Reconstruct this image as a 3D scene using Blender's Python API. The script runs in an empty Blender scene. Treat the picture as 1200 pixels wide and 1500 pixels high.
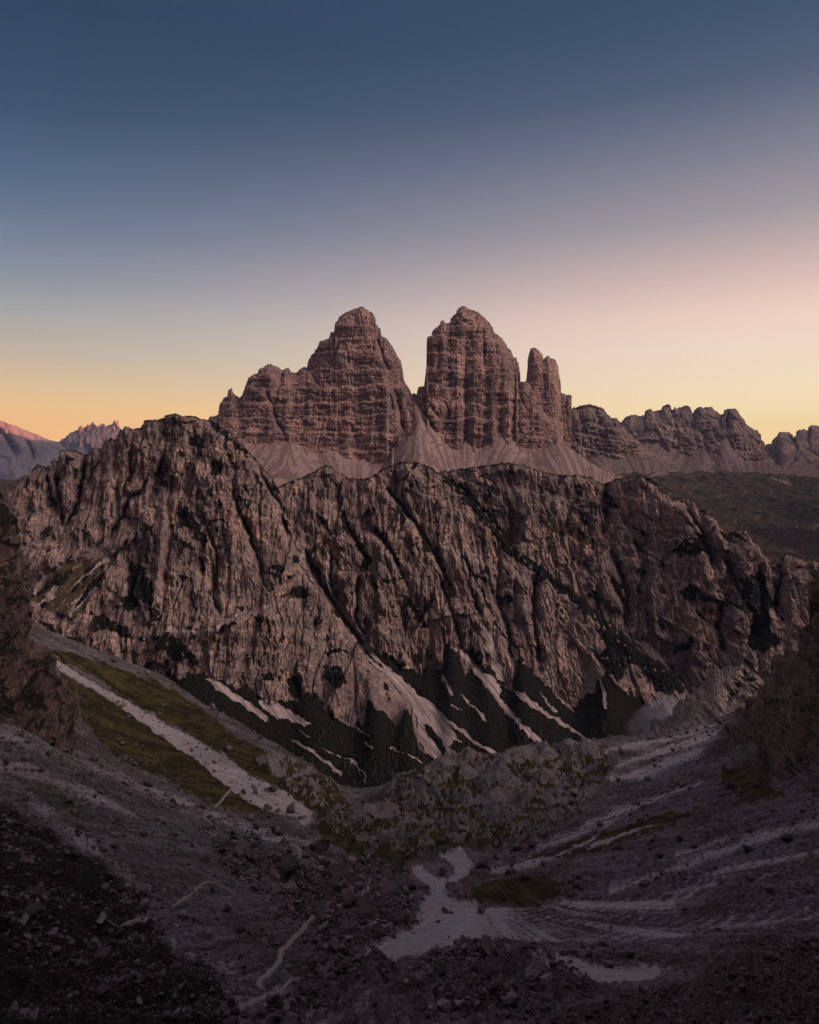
import bpy, bmesh, math, random
import numpy as np
from mathutils import Vector, Matrix

R = math.radians
F, H0 = 1100.0, 690.0          # focal length and horizon row, in pixels of the 1200 x 1500 photograph
scene = bpy.context.scene
col = scene.collection

# ------------------------------------------------------------------ camera
cam = bpy.data.cameras.new('camera')
cam.sensor_fit = 'VERTICAL'; cam.sensor_height = 36.0; cam.lens = 36.0 * F / 1500.0
cam.shift_y = -(750 - H0) / 1500.0
cam.clip_start = 0.5; cam.clip_end = 60000
camo = bpy.data.objects.new('camera', cam); col.objects.link(camo)
camo.location = (0, 0, 0); camo.rotation_euler = (R(90), 0, 0)
scene.camera = camo
scene.cycles.use_denoising = True; scene.cycles.denoising_input_passes = 'RGB_ALBEDO_NORMAL'; scene.cycles.denoising_prefilter = 'NONE'

# ------------------------------------------------------------------ view transform
scene.view_settings.view_transform = 'Standard'; scene.view_settings.look = 'None'
scene.view_settings.exposure = 0.0; scene.view_settings.gamma = 1.0
scene.view_settings.use_curve_mapping = False

# ------------------------------------------------------------------ sky and sun
SUN_AZ, SUN_EL = 130.0, 1.6      # degrees to the right of the view direction, degrees above the horizon
def lin(c):
    return tuple(((v/255)/12.92 if v/255 <= 0.04045 else ((v/255+0.055)/1.055)**2.4) for v in c)
world = bpy.data.worlds.new('World'); scene.world = world; world.use_nodes = True
nt = world.node_tree; nt.nodes.clear(); N = nt.nodes.new; L = nt.links.new
tc = N('ShaderNodeTexCoord'); sep = N('ShaderNodeSeparateXYZ'); L(tc.outputs['Generated'], sep.inputs[0])
def ramp(stops, gain=1.0):
    r = N('ShaderNodeValToRGB'); cr = r.color_ramp; cr.interpolation = 'LINEAR'
    while len(cr.elements) > 1: cr.elements.remove(cr.elements[-1])
    for i, (p, c) in enumerate(stops):
        e = cr.elements[0] if i == 0 else cr.elements.new(p)
        e.position = p; e.color = tuple(v*gain for v in lin(c)) + (1,)
    L(sep.outputs['Z'], r.inputs[0]); return r
SKY_L = [(0.0,(252,180,106)), (0.05,(250,190,120)), (0.075,(244,195,130)), (0.105,(225,194,152)), (0.145,(196,183,166)), (0.185,(166,168,168)), (0.228,(136,146,160)),
         (0.28,(107,124,147)), (0.335,(80,103,131)), (0.40,(55,81,109)), (0.49,(42,67,94)), (0.70,(52,68,100)), (0.82,(156,150,170)), (1.0,(170,162,182))]
SKY_R = [(0.0,(255,212,136)), (0.055,(255,222,160)), (0.075,(255,229,178)), (0.11,(255,232,198)), (0.15,(255,228,208)), (0.19,(250,217,200)), (0.225,(228,198,188)),
         (0.263,(199,177,175)), (0.30,(167,157,163)), (0.37,(126,127,144)), (0.43,(84,99,122)), (0.49,(64,84,111)), (0.58,(46,66,94)), (0.70,(54,68,100)), (0.82,(156,150,170)), (1.0,(170,162,182))]
SKY_B = [(0.0,(150,140,165)), (0.10,(205,170,172)), (0.20,(225,190,184)), (0.35,(205,178,180)), (0.55,(150,145,168)), (0.82,(188,180,196)), (1.0,(196,188,206))]
def mathn(op, a, b=None, c=None):
    m = N('ShaderNodeMath'); m.operation = op
    for i, v in enumerate((a, b, c)):
        if v is None: continue
        if isinstance(v, (int, float)): m.inputs[i].default_value = v
        else: L(v, m.inputs[i])
    return m.outputs[0]
def mixc(f, a, b):
    m = N('ShaderNodeMix'); m.data_type = 'RGBA'
    if isinstance(f, (int, float)): m.inputs[0].default_value = f
    else: L(f, m.inputs[0])
    L(a, m.inputs[6]); L(b, m.inputs[7]); return m.outputs[2]
az = mathn('ARCTAN2', sep.outputs['X'], sep.outputs['Y'])
def mapr(v, a, b, t0=0.0, t1=1.0):
    m = N('ShaderNodeMapRange'); m.interpolation_type = 'SMOOTHSTEP'
    L(v, m.inputs[0]); m.inputs[1].default_value = a; m.inputs[2].default_value = b
    m.inputs[3].default_value = t0; m.inputs[4].default_value = t1; return m.outputs[0]
front = mixc(mapr(az, R(-36), R(34)), ramp(SKY_L).outputs[0], ramp(SKY_R).outputs[0])
fsc = N('ShaderNodeVectorMath'); fsc.operation = 'SCALE'; L(front, fsc.inputs[0]); L(mapr(sep.outputs['Z'], 0.14, 0.0, 1.0, 1.27), fsc.inputs[3]); front = fsc.outputs[0]
back_gain = N('ShaderNodeMix'); back_gain.data_type = 'RGBA'; back_gain.blend_type = 'MULTIPLY'; back_gain.inputs[0].default_value = 1
L(ramp(SKY_B).outputs[0], back_gain.inputs[6]); back_gain.inputs[7].default_value = (1.0, 0.84, 0.80, 1)
bmul = N('ShaderNodeVectorMath'); bmul.operation = 'SCALE'; L(back_gain.outputs[2], bmul.inputs[0]); bmul.inputs[3].default_value = 0.50
skycol = mixc(mapr(sep.outputs['Y'], 0.25, -0.45), front, bmul.outputs[0])
# key light added to the unseen sky, high behind the right shoulder
GLOW_AZ, GLOW_EL, GLOW = 118.0, 33.0, 10.5
gdir = (math.sin(R(GLOW_AZ))*math.cos(R(GLOW_EL)), math.cos(R(GLOW_AZ))*math.cos(R(GLOW_EL)), math.sin(R(GLOW_EL)))
dt_ = N('ShaderNodeVectorMath'); dt_.operation = 'DOT_PRODUCT'; L(tc.outputs['Generated'], dt_.inputs[0]); dt_.inputs[1].default_value = gdir
gl_ = N('ShaderNodeVectorMath'); gl_.operation = 'SCALE'; gl_.inputs[0].default_value = (1.0, 0.745, 0.66); L(mapr(dt_.outputs['Value'], 0.91, 1.0, 0.0, GLOW), gl_.inputs[3])
ad_ = N('ShaderNodeVectorMath'); ad_.operation = 'ADD'; L(skycol, ad_.inputs[0]); L(gl_.outputs[0], ad_.inputs[1]); skycol = ad_.outputs[0]
nish = N('ShaderNodeTexSky'); nish.sky_type = 'NISHITA'; nish.sun_disc = False
nish.sun_elevation = R(SUN_EL); nish.sun_rotation = R(SUN_AZ); nish.altitude = 2300
nsc = N('ShaderNodeVectorMath'); nsc.operation = 'SCALE'; L(nish.outputs[0], nsc.inputs[0]); nsc.inputs[3].default_value = 0.10
skyall = mixc(0.03, skycol, nsc.outputs[0])
bg = N('ShaderNodeBackground'); L(skyall, bg.inputs[0]); bg.inputs[1].default_value = 1.0
wo = N('ShaderNodeOutputWorld'); L(bg.outputs[0], wo.inputs[0])

sun = bpy.data.lights.new('sun', 'SUN'); sun.energy = 5.0; sun.angle = R(0.5); sun.color = (1.0, 0.20, 0.075)
suno = bpy.data.objects.new('sun', sun); col.objects.link(suno)
sd = Vector((math.sin(R(SUN_AZ))*math.cos(R(SUN_EL)), math.cos(R(SUN_AZ))*math.cos(R(SUN_EL)), math.sin(R(SUN_EL))))
suno.rotation_euler = sd.to_track_quat('Z', 'Y').to_euler()

# ------------------------------------------------------------------ noise
ANG = np.linspace(0, 2*np.pi, 256, endpoint=False); GX = np.cos(ANG).astype(np.float32); GY = np.sin(ANG).astype(np.float32)
def n2(x, y, seed=0):
    x = np.asarray(x, np.float32); y = np.asarray(y, np.float32)
    xf = np.floor(x); yf = np.floor(y); xi = xf.astype(np.int64).astype(np.uint32); yi = yf.astype(np.int64).astype(np.uint32)
    fx = x - xf; fy = y - yf
    u = fx*fx*fx*(fx*(fx*6-15)+10); v = fy*fy*fy*(fy*(fy*6-15)+10)
    sd_ = np.uint32((seed*2654435761) & 0xffffffff)
    def g(dx, dy):
        h = (xi+np.uint32(dx))*np.uint32(374761393) + (yi+np.uint32(dy))*np.uint32(668265263) + sd_
        h = (h ^ (h >> np.uint32(13)))*np.uint32(1274126177); h = (h ^ (h >> np.uint32(16))) & np.uint32(255)
        return GX[h]*(fx-dx) + GY[h]*(fy-dy)
    a = g(0,0); b = g(1,0); c = g(0,1); d = g(1,1)
    t = a+(b-a)*u; s = c+(d-c)*u
    return (t+(s-t)*v)*1.5
def fbm(x, y, octv=4, seed=0, gain=0.5):
    o = 0; a = 1.0; f = 1.0
    for i in range(octv):
        o = o + a*n2(x*f, y*f, seed+i*7); a *= gain; f *= 2.03
    return o
def sstep(a, b, x):
    t = np.clip((x-a)/(b-a), 0, 1); return t*t*(3-2*t)
def stair(t, k=0.3):
    f = np.floor(t); r = t-f
    return f + sstep(0, k, r) - t

def hsh(a, b, seed):
    h = a.astype(np.int64).astype(np.uint32)*np.uint32(374761393) + b.astype(np.int64).astype(np.uint32)*np.uint32(668265263) + np.uint32((seed*2654435761) & 0xffffffff)
    h = (h ^ (h >> np.uint32(13)))*np.uint32(1274126177); h = h ^ (h >> np.uint32(16))
    return (h & np.uint32(65535)).astype(np.float32)/65535.0
def blocks(u, w, lam, h, seed):
    """broken pillars: columns of random depth, each split into storeys"""
    t = u/lam; c = np.floor(t); f = t-c
    def val(cc):
        r = w/h + hsh(cc, cc*0, seed+1)*7.0; row = np.floor(r); q = r-row
        a = hsh(cc, row-1, seed); b = hsh(cc, row, seed)
        return a+(b-a)*sstep(0.0, 0.15, q)
    e = sstep(0.0, 0.13, f); v = val(c-1); v = v+(val(c)-v)*e
    return v + 0.45*np.exp(-((f-0.10)/0.07)**2)

def facets(u, w, lam, st, seed):
    """fractured faces: irregular cells, each a plane of its own tilt"""
    x = (u/lam).astype(np.float32); y = (w/(lam*st)).astype(np.float32); xi = np.floor(x); yi = np.floor(y)
    best = np.full(x.shape, 9.0, np.float32); out = np.zeros(x.shape, np.float32)
    for dx in (-1, 0, 1):
        for dy in (-1, 0, 1):
            cx = xi+dx; cy = yi+dy
            h1 = hsh(cx, cy, seed); h2 = hsh(cx, cy, seed+1)
            ex = x-cx-0.15-0.7*h1; ey = y-cy-0.15-0.7*h2; d = np.abs(ex)**1.5+np.abs(ey)**1.5
            m = d < best
            pl = (hsh(cx, cy, seed+2)-0.5)*2.2*ex + (hsh(cx, cy, seed+3)-0.5)*1.5*ey + (hsh(cx, cy, seed+4)-0.5)*0.55
            best = np.where(m, d, best); out = np.where(m, pl, out)
    return out*lam

# ------------------------------------------------------------------ polylines and polygons in photograph coordinates
def pdist(X, Y, pts):
    """distance, side and position along a polyline"""
    best = np.full(X.shape, 1e9, np.float32); side = np.zeros(X.shape, np.float32); tt = np.zeros(X.shape, np.float32)
    seg = np.array([math.hypot(pts[i+1][0]-pts[i][0], pts[i+1][1]-pts[i][1]) for i in range(len(pts)-1)]); tot = seg.sum(); acc = 0
    for i in range(len(pts)-1):
        ax, ay = pts[i]; dx = pts[i+1][0]-ax; dy = pts[i+1][1]-ay; l2 = dx*dx+dy*dy+1e-9
        t = np.clip(((X-ax)*dx+(Y-ay)*dy)/l2, 0, 1)
        ex = X-ax-t*dx; ey = Y-ay-t*dy; d = ex*ex+ey*ey
        m = d < best
        best = np.where(m, d, best); side = np.where(m, np.sign(dx*(Y-ay)-dy*(X-ax)), side); tt = np.where(m, (acc+t*seg[i])/tot, tt)
        acc += seg[i]
    return np.sqrt(best), side, tt
def inpoly(X, Y, poly, soft=2.0):
    """soft inside mask of a polygon"""
    out = np.zeros(X.shape, np.float32)
    xs = [p[0] for p in poly]; ys = [p[1] for p in poly]; pad = soft*2+1
    m = (X > min(xs)-pad) & (X < max(xs)+pad) & (Y > min(ys)-pad) & (Y < max(ys)+pad)
    if not m.any(): return out
    x = X[m]; y = Y[m]; ins = np.zeros(x.shape, bool)
    n = len(poly)
    for i in range(n):
        x1, y1 = poly[i]; x2, y2 = poly[(i+1) % n]
        if y1 != y2:
            c = ((y1 > y) != (y2 > y)) & (x < (x2-x1)*(y-y1)/(y2-y1)+x1); ins ^= c
    d, _, _ = pdist(x, y, list(poly)+[poly[0]])
    out[m] = sstep(-soft, soft, np.where(ins, d, -d)); return out
def zones(PX, PY, polys=(), lines=(), warp=3.0, soft=2.0, seed=3, wl=14.0):
    """union of polygons and tapered strokes, edges broken up"""
    wx = PX + warp*fbm(PX/wl, PY/wl, 3, seed); wy = PY + warp*fbm(PX/wl, PY/wl, 3, seed+50)
    o = np.zeros(PX.shape, np.float32)
    for p in polys: o = np.maximum(o, inpoly(wx, wy, p, soft))
    for pts, w0, w1 in lines:
        xs = [p[0] for p in pts]; ys = [p[1] for p in pts]; pad = max(w0, w1)+soft*2+2
        m = (wx > min(xs)-pad) & (wx < max(xs)+pad) & (wy > min(ys)-pad) & (wy < max(ys)+pad)
        if m.any():
            d, s, t = pdist(wx[m], wy[m], pts)
            o[m] = np.maximum(o[m], 1-sstep(-soft, soft, d-(w0+(w1-w0)*t)))
    return o

# ------------------------------------------------------------------ mesh helpers
def tag(o, label=None, cat=None, group=None, kind=None):
    if label: o['label'] = label
    if cat: o['category'] = cat
    if group: o['group'] = group
    if kind: o['kind'] = kind
    return o
def np_mesh(name, V, quads=None, tris=None, mats=(), attrs=None, smooth=False):
    me = bpy.data.meshes.new(name)
    V = np.ascontiguousarray(V, np.float32)
    nq = 0 if quads is None else len(quads); ntr = 0 if tris is None else len(tris)
    me.vertices.add(len(V)); me.vertices.foreach_set('co', V.ravel())
    me.loops.add(nq*4+ntr*3); me.polygons.add(nq+ntr)
    idx = []
    if nq: idx.append(np.asarray(quads, np.int32).ravel())
    if ntr: idx.append(np.asarray(tris, np.int32).ravel())
    me.loops.foreach_set('vertex_index', np.concatenate(idx))
    st = np.concatenate([np.arange(nq)*4, nq*4+np.arange(ntr)*3]).astype(np.int32)
    me.polygons.foreach_set('loop_start', st)
    me.update(calc_edges=True)
    if smooth: me.polygons.foreach_set('use_smooth', np.ones(nq+ntr, bool))
    for k, a in (attrs or {}).items():
        at = me.attributes.new(k, 'FLOAT', 'POINT'); at.data.foreach_set('value', np.ascontiguousarray(a, np.float32).ravel())
    for m in mats: me.materials.append(m)
    return me
def link(name, me, loc=(0,0,0), parent=None):
    o = bpy.data.objects.new(name, me); col.objects.link(o); o.location = loc
    if parent: o.parent = parent
    return o
def grid_quads(nu, nv):
    i = np.arange(nu*nv).reshape(nv, nu)
    return np.stack([i[:-1,:-1], i[:-1,1:], i[1:,1:], i[1:,:-1]], -1).reshape(-1, 4)

# ------------------------------------------------------------------ materials
class NG:
    def __init__(s, name):
        s.m = bpy.data.materials.new(name); s.m.use_nodes = True; s.t = s.m.node_tree; s.t.nodes.clear()
        s.N = s.t.nodes.new; s.L = s.t.links.new
        s.out = s.N('ShaderNodeOutputMaterial'); s.b = s.N('ShaderNodeBsdfPrincipled'); s.L(s.b.outputs[0], s.out.inputs[0])
        s.b.inputs['Roughness'].default_value = 0.95; s.b.inputs['Specular IOR Level'].default_value = 0.15
        s.co = s.N('ShaderNodeTexCoord').outputs['Object']
    def noise(s, scale, det=4, sc=(1,1,1), rough=0.55, dist=0.0, loc=(0,0,0)):
        mp = s.N('ShaderNodeMapping'); mp.inputs['Scale'].default_value = sc; mp.inputs['Location'].default_value = loc; s.L(s.co, mp.inputs[0])
        n = s.N('ShaderNodeTexNoise'); n.inputs['Scale'].default_value = scale; n.inputs['Detail'].default_value = det
        n.inputs['Roughness'].default_value = rough; n.inputs['Distortion'].default_value = dist
        s.L(mp.outputs[0], n.inputs['Vector']); return n.outputs['Fac']
    def rng(s, v, a, b, t0=0.0, t1=1.0):
        m = s.N('ShaderNodeMapRange'); s.L(v, m.inputs[0]); m.inputs[1].default_value = a; m.inputs[2].default_value = b
        m.inputs[3].default_value = t0; m.inputs[4].default_value = t1; return m.outputs[0]
    def mix(s, f, a, b, mode='MIX'):
        m = s.N('ShaderNodeMix'); m.data_type = 'RGBA'; m.blend_type = mode
        for sock, v in ((m.inputs[0], f), (m.inputs[6], a), (m.inputs[7], b)):
            if isinstance(v, (int, float)): sock.default_value = v
            elif isinstance(v, tuple): sock.default_value = v + (1,)
            else: s.L(v, sock)
        return m.outputs[2]
    def attr(s, n):
        a = s.N('ShaderNodeAttribute'); a.attribute_name = n; return a.outputs['Fac']
    def math(s, op, a, b):
        m = s.N('ShaderNodeMath'); m.operation = op
        for i, v in enumerate((a, b)):
            if isinstance(v, (int, float)): m.inputs[i].default_value = v
            else: s.L(v, m.inputs[i])
        return m.outputs[0]
    def finish(s, c, h=None, dist=1.0, strength=0.6):
        if isinstance(c, tuple): s.b.inputs['Base Color'].default_value = c + (1,)
        else: s.L(c, s.b.inputs['Base Color'])
        if h is not None:
            bp = s.N('ShaderNodeBump'); bp.inputs['Distance'].default_value = dist; bp.inputs['Strength'].default_value = strength
            s.L(h, bp.inputs['Height']); s.L(bp.outputs[0], s.b.inputs['Normal'])
        return s.m

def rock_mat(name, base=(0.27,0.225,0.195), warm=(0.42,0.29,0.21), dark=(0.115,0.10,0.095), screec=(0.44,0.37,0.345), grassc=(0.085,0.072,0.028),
             vegc=(0.0085,0.0085,0.006), s=1.0, strata=0.0, warm_amt=0.6, streak=1.0, lichen=None):
    g = NG(name)
    big = g.noise(0.012/s, 4); mid = g.noise(0.05/s, 6, rough=0.65); fine = g.noise(0.35/s, 6, rough=0.7)
    vs = g.noise(0.16/s, 5, sc=(1,1,0.10), dist=0.6); vs2 = g.noise(0.06/s, 4, sc=(1,1,0.14), dist=0.8, loc=(7,3,1))
    c = g.mix(g.rng(mid, 0.32, 0.68), tuple(v*0.6 for v in base), tuple(min(1, v*1.4) for v in base))
    c = g.mix(g.math('MULTIPLY', g.rng(vs2, 0.46, 0.66), g.rng(big, 0.38, 0.62, 0.15*warm_amt, warm_amt)), c, warm)
    c = g.mix(g.math('MULTIPLY', g.rng(vs, 0.50, 0.30), 0.45*streak), c, dark)
    def cells(scale, zs, dist, loc, warp=1.0):
        wn = g.N('ShaderNodeTexNoise'); wn.inputs['Scale'].default_value = 0.10/s; wn.inputs['Detail'].default_value = 3; g.L(g.co, wn.inputs['Vector'])
        wv = g.N('ShaderNodeVectorMath'); wv.operation = 'MULTIPLY_ADD'; g.L(wn.outputs['Color'], wv.inputs[0]); wv.inputs[1].default_value = (6*s*warp,)*3; g.L(g.co, wv.inputs[2])
        mp = g.N('ShaderNodeMapping'); mp.inputs['Scale'].default_value = (1,1,zs); mp.inputs['Location'].default_value = loc; g.L(wv.outputs[0], mp.inputs[0])
        v = g.N('ShaderNodeTexVoronoi'); v.inputs['Scale'].default_value = scale; v.feature = 'F1'; g.L(mp.outputs[0], v.inputs['Vector'])
        sp = g.N('ShaderNodeSeparateColor'); g.L(v.outputs['Color'], sp.inputs[0])
        e_ = g.N('ShaderNodeTexVoronoi'); e_.feature = 'DISTANCE_TO_EDGE'; e_.inputs['Scale'].default_value = scale; g.L(mp.outputs[0], e_.inputs['Vector'])
        return sp.outputs[0], e_.outputs['Distance']
    zz = 0.9 if strata else 0.36
    k1, e1 = cells(0.085/s, zz, 0, (0,0,0)); k2, e2 = cells(0.24/s, zz*1.2, 0, (3,4,5), 0.6)
    c = g.mix(g.rng(k1, 0.0, 1.0, 0.0, 0.5), c, tuple(v*0.55 for v in base))
    c = g.mix(g.math('MULTIPLY', g.rng(k2, 0.50, 0.95, 0.0, 0.8), g.rng(big, 0.35, 0.62, 0.35, 1.0)), c, tuple(min(1, v*1.25) for v in warm))
    c = g.mix(g.rng(k2, 0.40, 0.0, 0.0, 0.60), c, dark)
    c = g.mix(g.math('MULTIPLY', g.rng(e1, 0.06, 0.0), g.rng(mid, 0.45, 0.62, 0.0, 0.7)), c, tuple(v*0.4 for v in dark))
    c = g.mix(g.math('MULTIPLY', g.rng(e2, 0.07, 0.0), g.rng(fine, 0.40, 0.60, 0.0, 0.7)), c, tuple(v*0.4 for v in dark))
    if strata:
        st = g.noise(0.09/s, 4, sc=(0.05,0.05,1.0), dist=0.3); st2 = g.noise(0.32/s, 3, sc=(0.05,0.05,1.0), dist=0.3)
        c = g.mix(g.math('MULTIPLY', g.rng(st, 0.42, 0.62), 0.55*strata), c, tuple(v*0.5 for v in base))
        c = g.mix(g.math('MULTIPLY', g.rng(st2, 0.55, 0.68), 0.5*strata), c, tuple(min(1, v*1.55) for v in base))
    c = g.mix(g.rng(fine, 0.30, 0.70, 0.0, 1.0), g.mix(0.60, c, (0.03,0.027,0.027)), g.mix(0.20, c, (0.75,0.64,0.54)))
    big2 = g.noise(0.020/s, 5, sc=(1,1,0.6), loc=(11,4,7), rough=0.6)
    c = g.mix(g.rng(big2, 0.36, 0.62), g.mix(1.0, c, (0.62,0.60,0.64), 'MULTIPLY'), g.mix(1.0, c, (1.16,1.13,1.10), 'MULTIPLY'))
    if lichen:
        c = g.mix(g.math('MULTIPLY', g.rng(g.noise(0.09/s, 5, loc=(4,9,2)), 0.48, 0.62), 0.7), c, lichen)
    sc2 = g.mix(g.rng(g.noise(0.09/s, 6, rough=0.7), 0.3, 0.7), tuple(v*0.72 for v in screec), screec)
    sc2 = g.mix(g.rng(fine, 0.34, 0.66), g.mix(1.0, sc2, (0.72,0.72,0.73), 'MULTIPLY'), g.mix(1.0, sc2, (1.25,1.25,1.25), 'MULTIPLY'))
    sc2 = g.mix(g.rng(g.attr('streak'), 0.34, 0.60, 0.85, 0.0), sc2, tuple(v*0.42 for v in screec))
    e = g.noise(0.22/s, 5, rough=0.7)
    def edge(a, lo=0.42, hi=0.58):
        v = g.math('ADD', g.attr(a), g.math('MULTIPLY', g.math('SUBTRACT', e, 0.5), 0.9))
        return g.rng(v, lo, hi)
    c = g.mix(edge('scree', 0.35, 0.65), c, sc2)
    gr = g.mix(g.rng(g.noise(0.06/s, 5), 0.35, 0.65), tuple(v*0.55 for v in grassc), grassc)
    c = g.mix(edge('grass'), c, gr)
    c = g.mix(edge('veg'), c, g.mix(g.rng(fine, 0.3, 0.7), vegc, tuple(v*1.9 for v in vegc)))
    h = g.math('ADD', g.math('MULTIPLY', mid, 0.5*s), g.math('ADD', g.math('MULTIPLY', fine, 0.8*s), g.math('MULTIPLY', vs, 0.7*s)))
    fade = g.math('SUBTRACT', 1.0, g.math('MAXIMUM', g.attr('scree'), g.attr('grass')))
    h = g.math('ADD', h, g.math('MULTIPLY', fade, g.math('ADD', g.math('MULTIPLY', k1, 2.8*s), g.math('ADD', g.math('MULTIPLY', k2, 1.5*s), g.math('ADD', g.rng(e1, 0.0, 0.08, 0.0, 1.3*s), g.rng(e2, 0.0, 0.1, 0.0, 0.7*s))))))
    return g.finish(c, h, 1.0, 0.7)

# ------------------------------------------------------------------ rock faces
def lerp_line(p, pts):
    a = np.array(pts, np.float64); return np.interp(p, a[:,0], a[:,1])
REG = {}
def relief(name, label, cat, top, base, dt, db, nx, nv, mat, talus=None, dm=None, jag=1.5, jagl=5.0, seed=1, rnd=(40,40), ribs=(), shear=0.0, sx=4.5,
           steps=(), blks=(), facs=(), flat=False, creases=(), proud=(), veg=(), vegl=(), grass=(), grassl=(), scree=(), screel=(), notscree=None, talus_is='scree', vegauto=0.0, grassauto=0.0, vegnoise=None,
           back=(200, 1.0), vpow=1.0, amp_tal=0.12, cap=None, ext=0, kind='structure', smooth_poly=(), pw=3.0):
    p = np.linspace(top[0][0], top[-1][0], nx)
    yt = lerp_line(p, top); yb = lerp_line(p, base)
    j = fbm(p/jagl, p*0+seed*3.1, 4, seed, 0.6)
    yj = np.minimum(yt + jag*j, yb-1.0) - yt
    v = np.linspace(0, 1, nv)**vpow
    P = np.repeat(p[None], nv, 0).astype(np.float32)
    PYn = (yb[None] + (yt-yb)[None]*v[:,None] + yj[None]*(v[:,None]**8)).astype(np.float32)
    idt = 1/lerp_line(p, dt); idb = 1/lerp_line(p, db)
    tal = np.zeros_like(P)
    if talus:
        yl = np.clip(lerp_line(p, talus), yt+0.5, yb-0.5); idm = 1/lerp_line(p, dm)
        kw = max(3, int(nx*22.0/(p[-1]-p[0]))); kk = np.hanning(2*kw+1); kk /= kk.sum()
        ys = np.convolve(np.pad(yl, kw, mode='edge'), kk, 'valid')
        ap = lambda y: np.maximum(idm[None] + (idb-idm)[None]*((y-ys[None])/(yb-ys)[None]), idt[None]*1.002)
        il = ap(yl[None]); up = il + (idt[None]-il)*((yl[None]-PYn)/(yl-yt)[None])
        dn = ap(PYn)
        D = np.where(PYn < yl[None], 1/up, 1/dn)
        wob = (7.0 if float(np.mean(D)) < 2000 else 2.5)*fbm((P-0.5*PYn)/15, (PYn+0.4*P)/22, 5, seed+5, 0.6)
        tal = sstep(-2.0, 2.0, PYn - yl[None] + wob)
    else:
        D = 1/(idb[None]*(1-v[:,None]) + idt[None]*v[:,None])
    D = D.astype(np.float32)
    U = (P-600)/F*D; W = (H0-PYn)/F*D
    if flat: W = D.copy()
    sm = np.zeros_like(P)
    for q in smooth_poly: sm = np.maximum(sm, inpoly(P+3*fbm(P/12,PYn/12,2,seed+4), PYn, q, 4))
    rough = (1-tal*(1-amp_tal))*(1-sm*(1-amp_tal))
    # rounding towards the skyline
    if rnd[0]:
        st = 6
        dd, _, _ = pdist(P[::st, ::st]*1.0, PYn[::st, ::st], list(zip(p[::max(1, nx//160)], yt[::max(1, nx//160)])))
        gi = np.linspace(0, dd.shape[0]-1, nv)*((nv-1)/st)/max(1e-6, (dd.shape[0]-1)) if False else np.arange(nv)/st
        gj = np.arange(nx)/st
        i0 = np.minimum(gi.astype(int), dd.shape[0]-1); i1 = np.minimum(i0+1, dd.shape[0]-1); fi = (gi-i0)[:,None]
        j0 = np.minimum(gj.astype(int), dd.shape[1]-1); j1 = np.minimum(j0+1, dd.shape[1]-1); fj = (gj-j0)[None]
        d_ = (dd[i0][:,j0]*(1-fj)+dd[i0][:,j1]*fj)*(1-fi) + (dd[i1][:,j0]*(1-fj)+dd[i1][:,j1]*fj)*fi
        dm_ = d_*D/F
        q = np.clip(dm_/rnd[0], 0, 1)
        macro = rnd[1]*(1-np.sqrt(1-(1-q)**2))*(1-tal)
    else: macro = 0*D
    for pts, w, a in creases:
        w = w*0.62
        xs = [k[0] for k in pts]; ys = [k[1] for k in pts]; pad = w*3
        m = (P > min(xs)-pad) & (P < max(xs)+pad) & (PYn > min(ys)-pad) & (PYn < max(ys)+pad)
        if m.any():
            x = P[m]+2.5*fbm(P[m]/10, PYn[m]/16, 3, seed+21); y = PYn[m]
            d, s_, t = pdist(x, y, pts); macro[m] += 1.35*a*np.exp(-d/w*1.15)*np.minimum(1, np.minimum(t+0.05, 1.05-t)/0.2)
    for pts, w, a, ln in proud:
        d, s_, t = pdist(P+2.5*fbm(P/12, PYn/16, 3, seed+31), PYn, pts)
        s = d*s_; tp = np.clip(np.minimum(t, 1-t)/0.12, 0, 1)
        macro -= np.where(s > 0, a*(1-np.exp(-s/w))*np.exp(-s/ln), 0)*tp
    Dm = D + macro
    X = (P-600)/F*Dm; Z = (H0-PYn)/F*Dm; Y = Dm.copy()
    # buttresses, cracks and ledges
    off = np.zeros_like(P)
    if len(ribs):
        L0 = ribs[0][0]
        wx = 0.45*L0*fbm(U/(1.7*L0), W/(1.7*L0), 3, seed+60)
        Us = U + shear*W + wx
        for k, (lam, a, sg) in enumerate(ribs):
            sx_ = sx if lam > 20 else 0.5*sx+0.8
            nn = n2(Us/lam + 0.25*n2(U/lam*1.3, W/lam*1.3, seed+90+k), W/(lam*sx_) + 0.2*n2(U/lam, W/lam, seed+95+k), seed+70+k)
            off += (-a*np.abs(nn)*2 if sg > 0 else (a*np.abs(nn)*2 if sg < 0 else a*nn*1.4))
        # broken small-scale blocks
        lam = ribs[-1][0]
        off += ribs[-1][1]*0.8*fbm(U/lam*0.9, W/lam*0.6, 2, seed+99)
    for k, (lam, h, a) in enumerate(blks):
        wu = 0.55*lam*fbm(U/(2.2*lam), W/(5*lam), 3, seed+40+k); ww = 0.5*h*fbm(U/(2.5*lam), W/(2.5*lam), 2, seed+44+k)
        off += a*(blocks(U+shear*W+wu, W+ww, lam, h, seed+48+k)-0.5)
    for k, (lam, st_, a, ang) in enumerate(facs):
        ca_, sa_ = math.cos(R(ang)), math.sin(R(ang))
        uu = U + 0.16*lam*fbm(U/lam, W/lam, 3, seed+140+k); ww = W + 0.25*lam*fbm(U/lam, W/lam, 2, seed+144+k)
        off += a*facets(uu*ca_+ww*sa_, ww*ca_-uu*sa_, lam, st_, seed+150+k*7)
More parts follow.
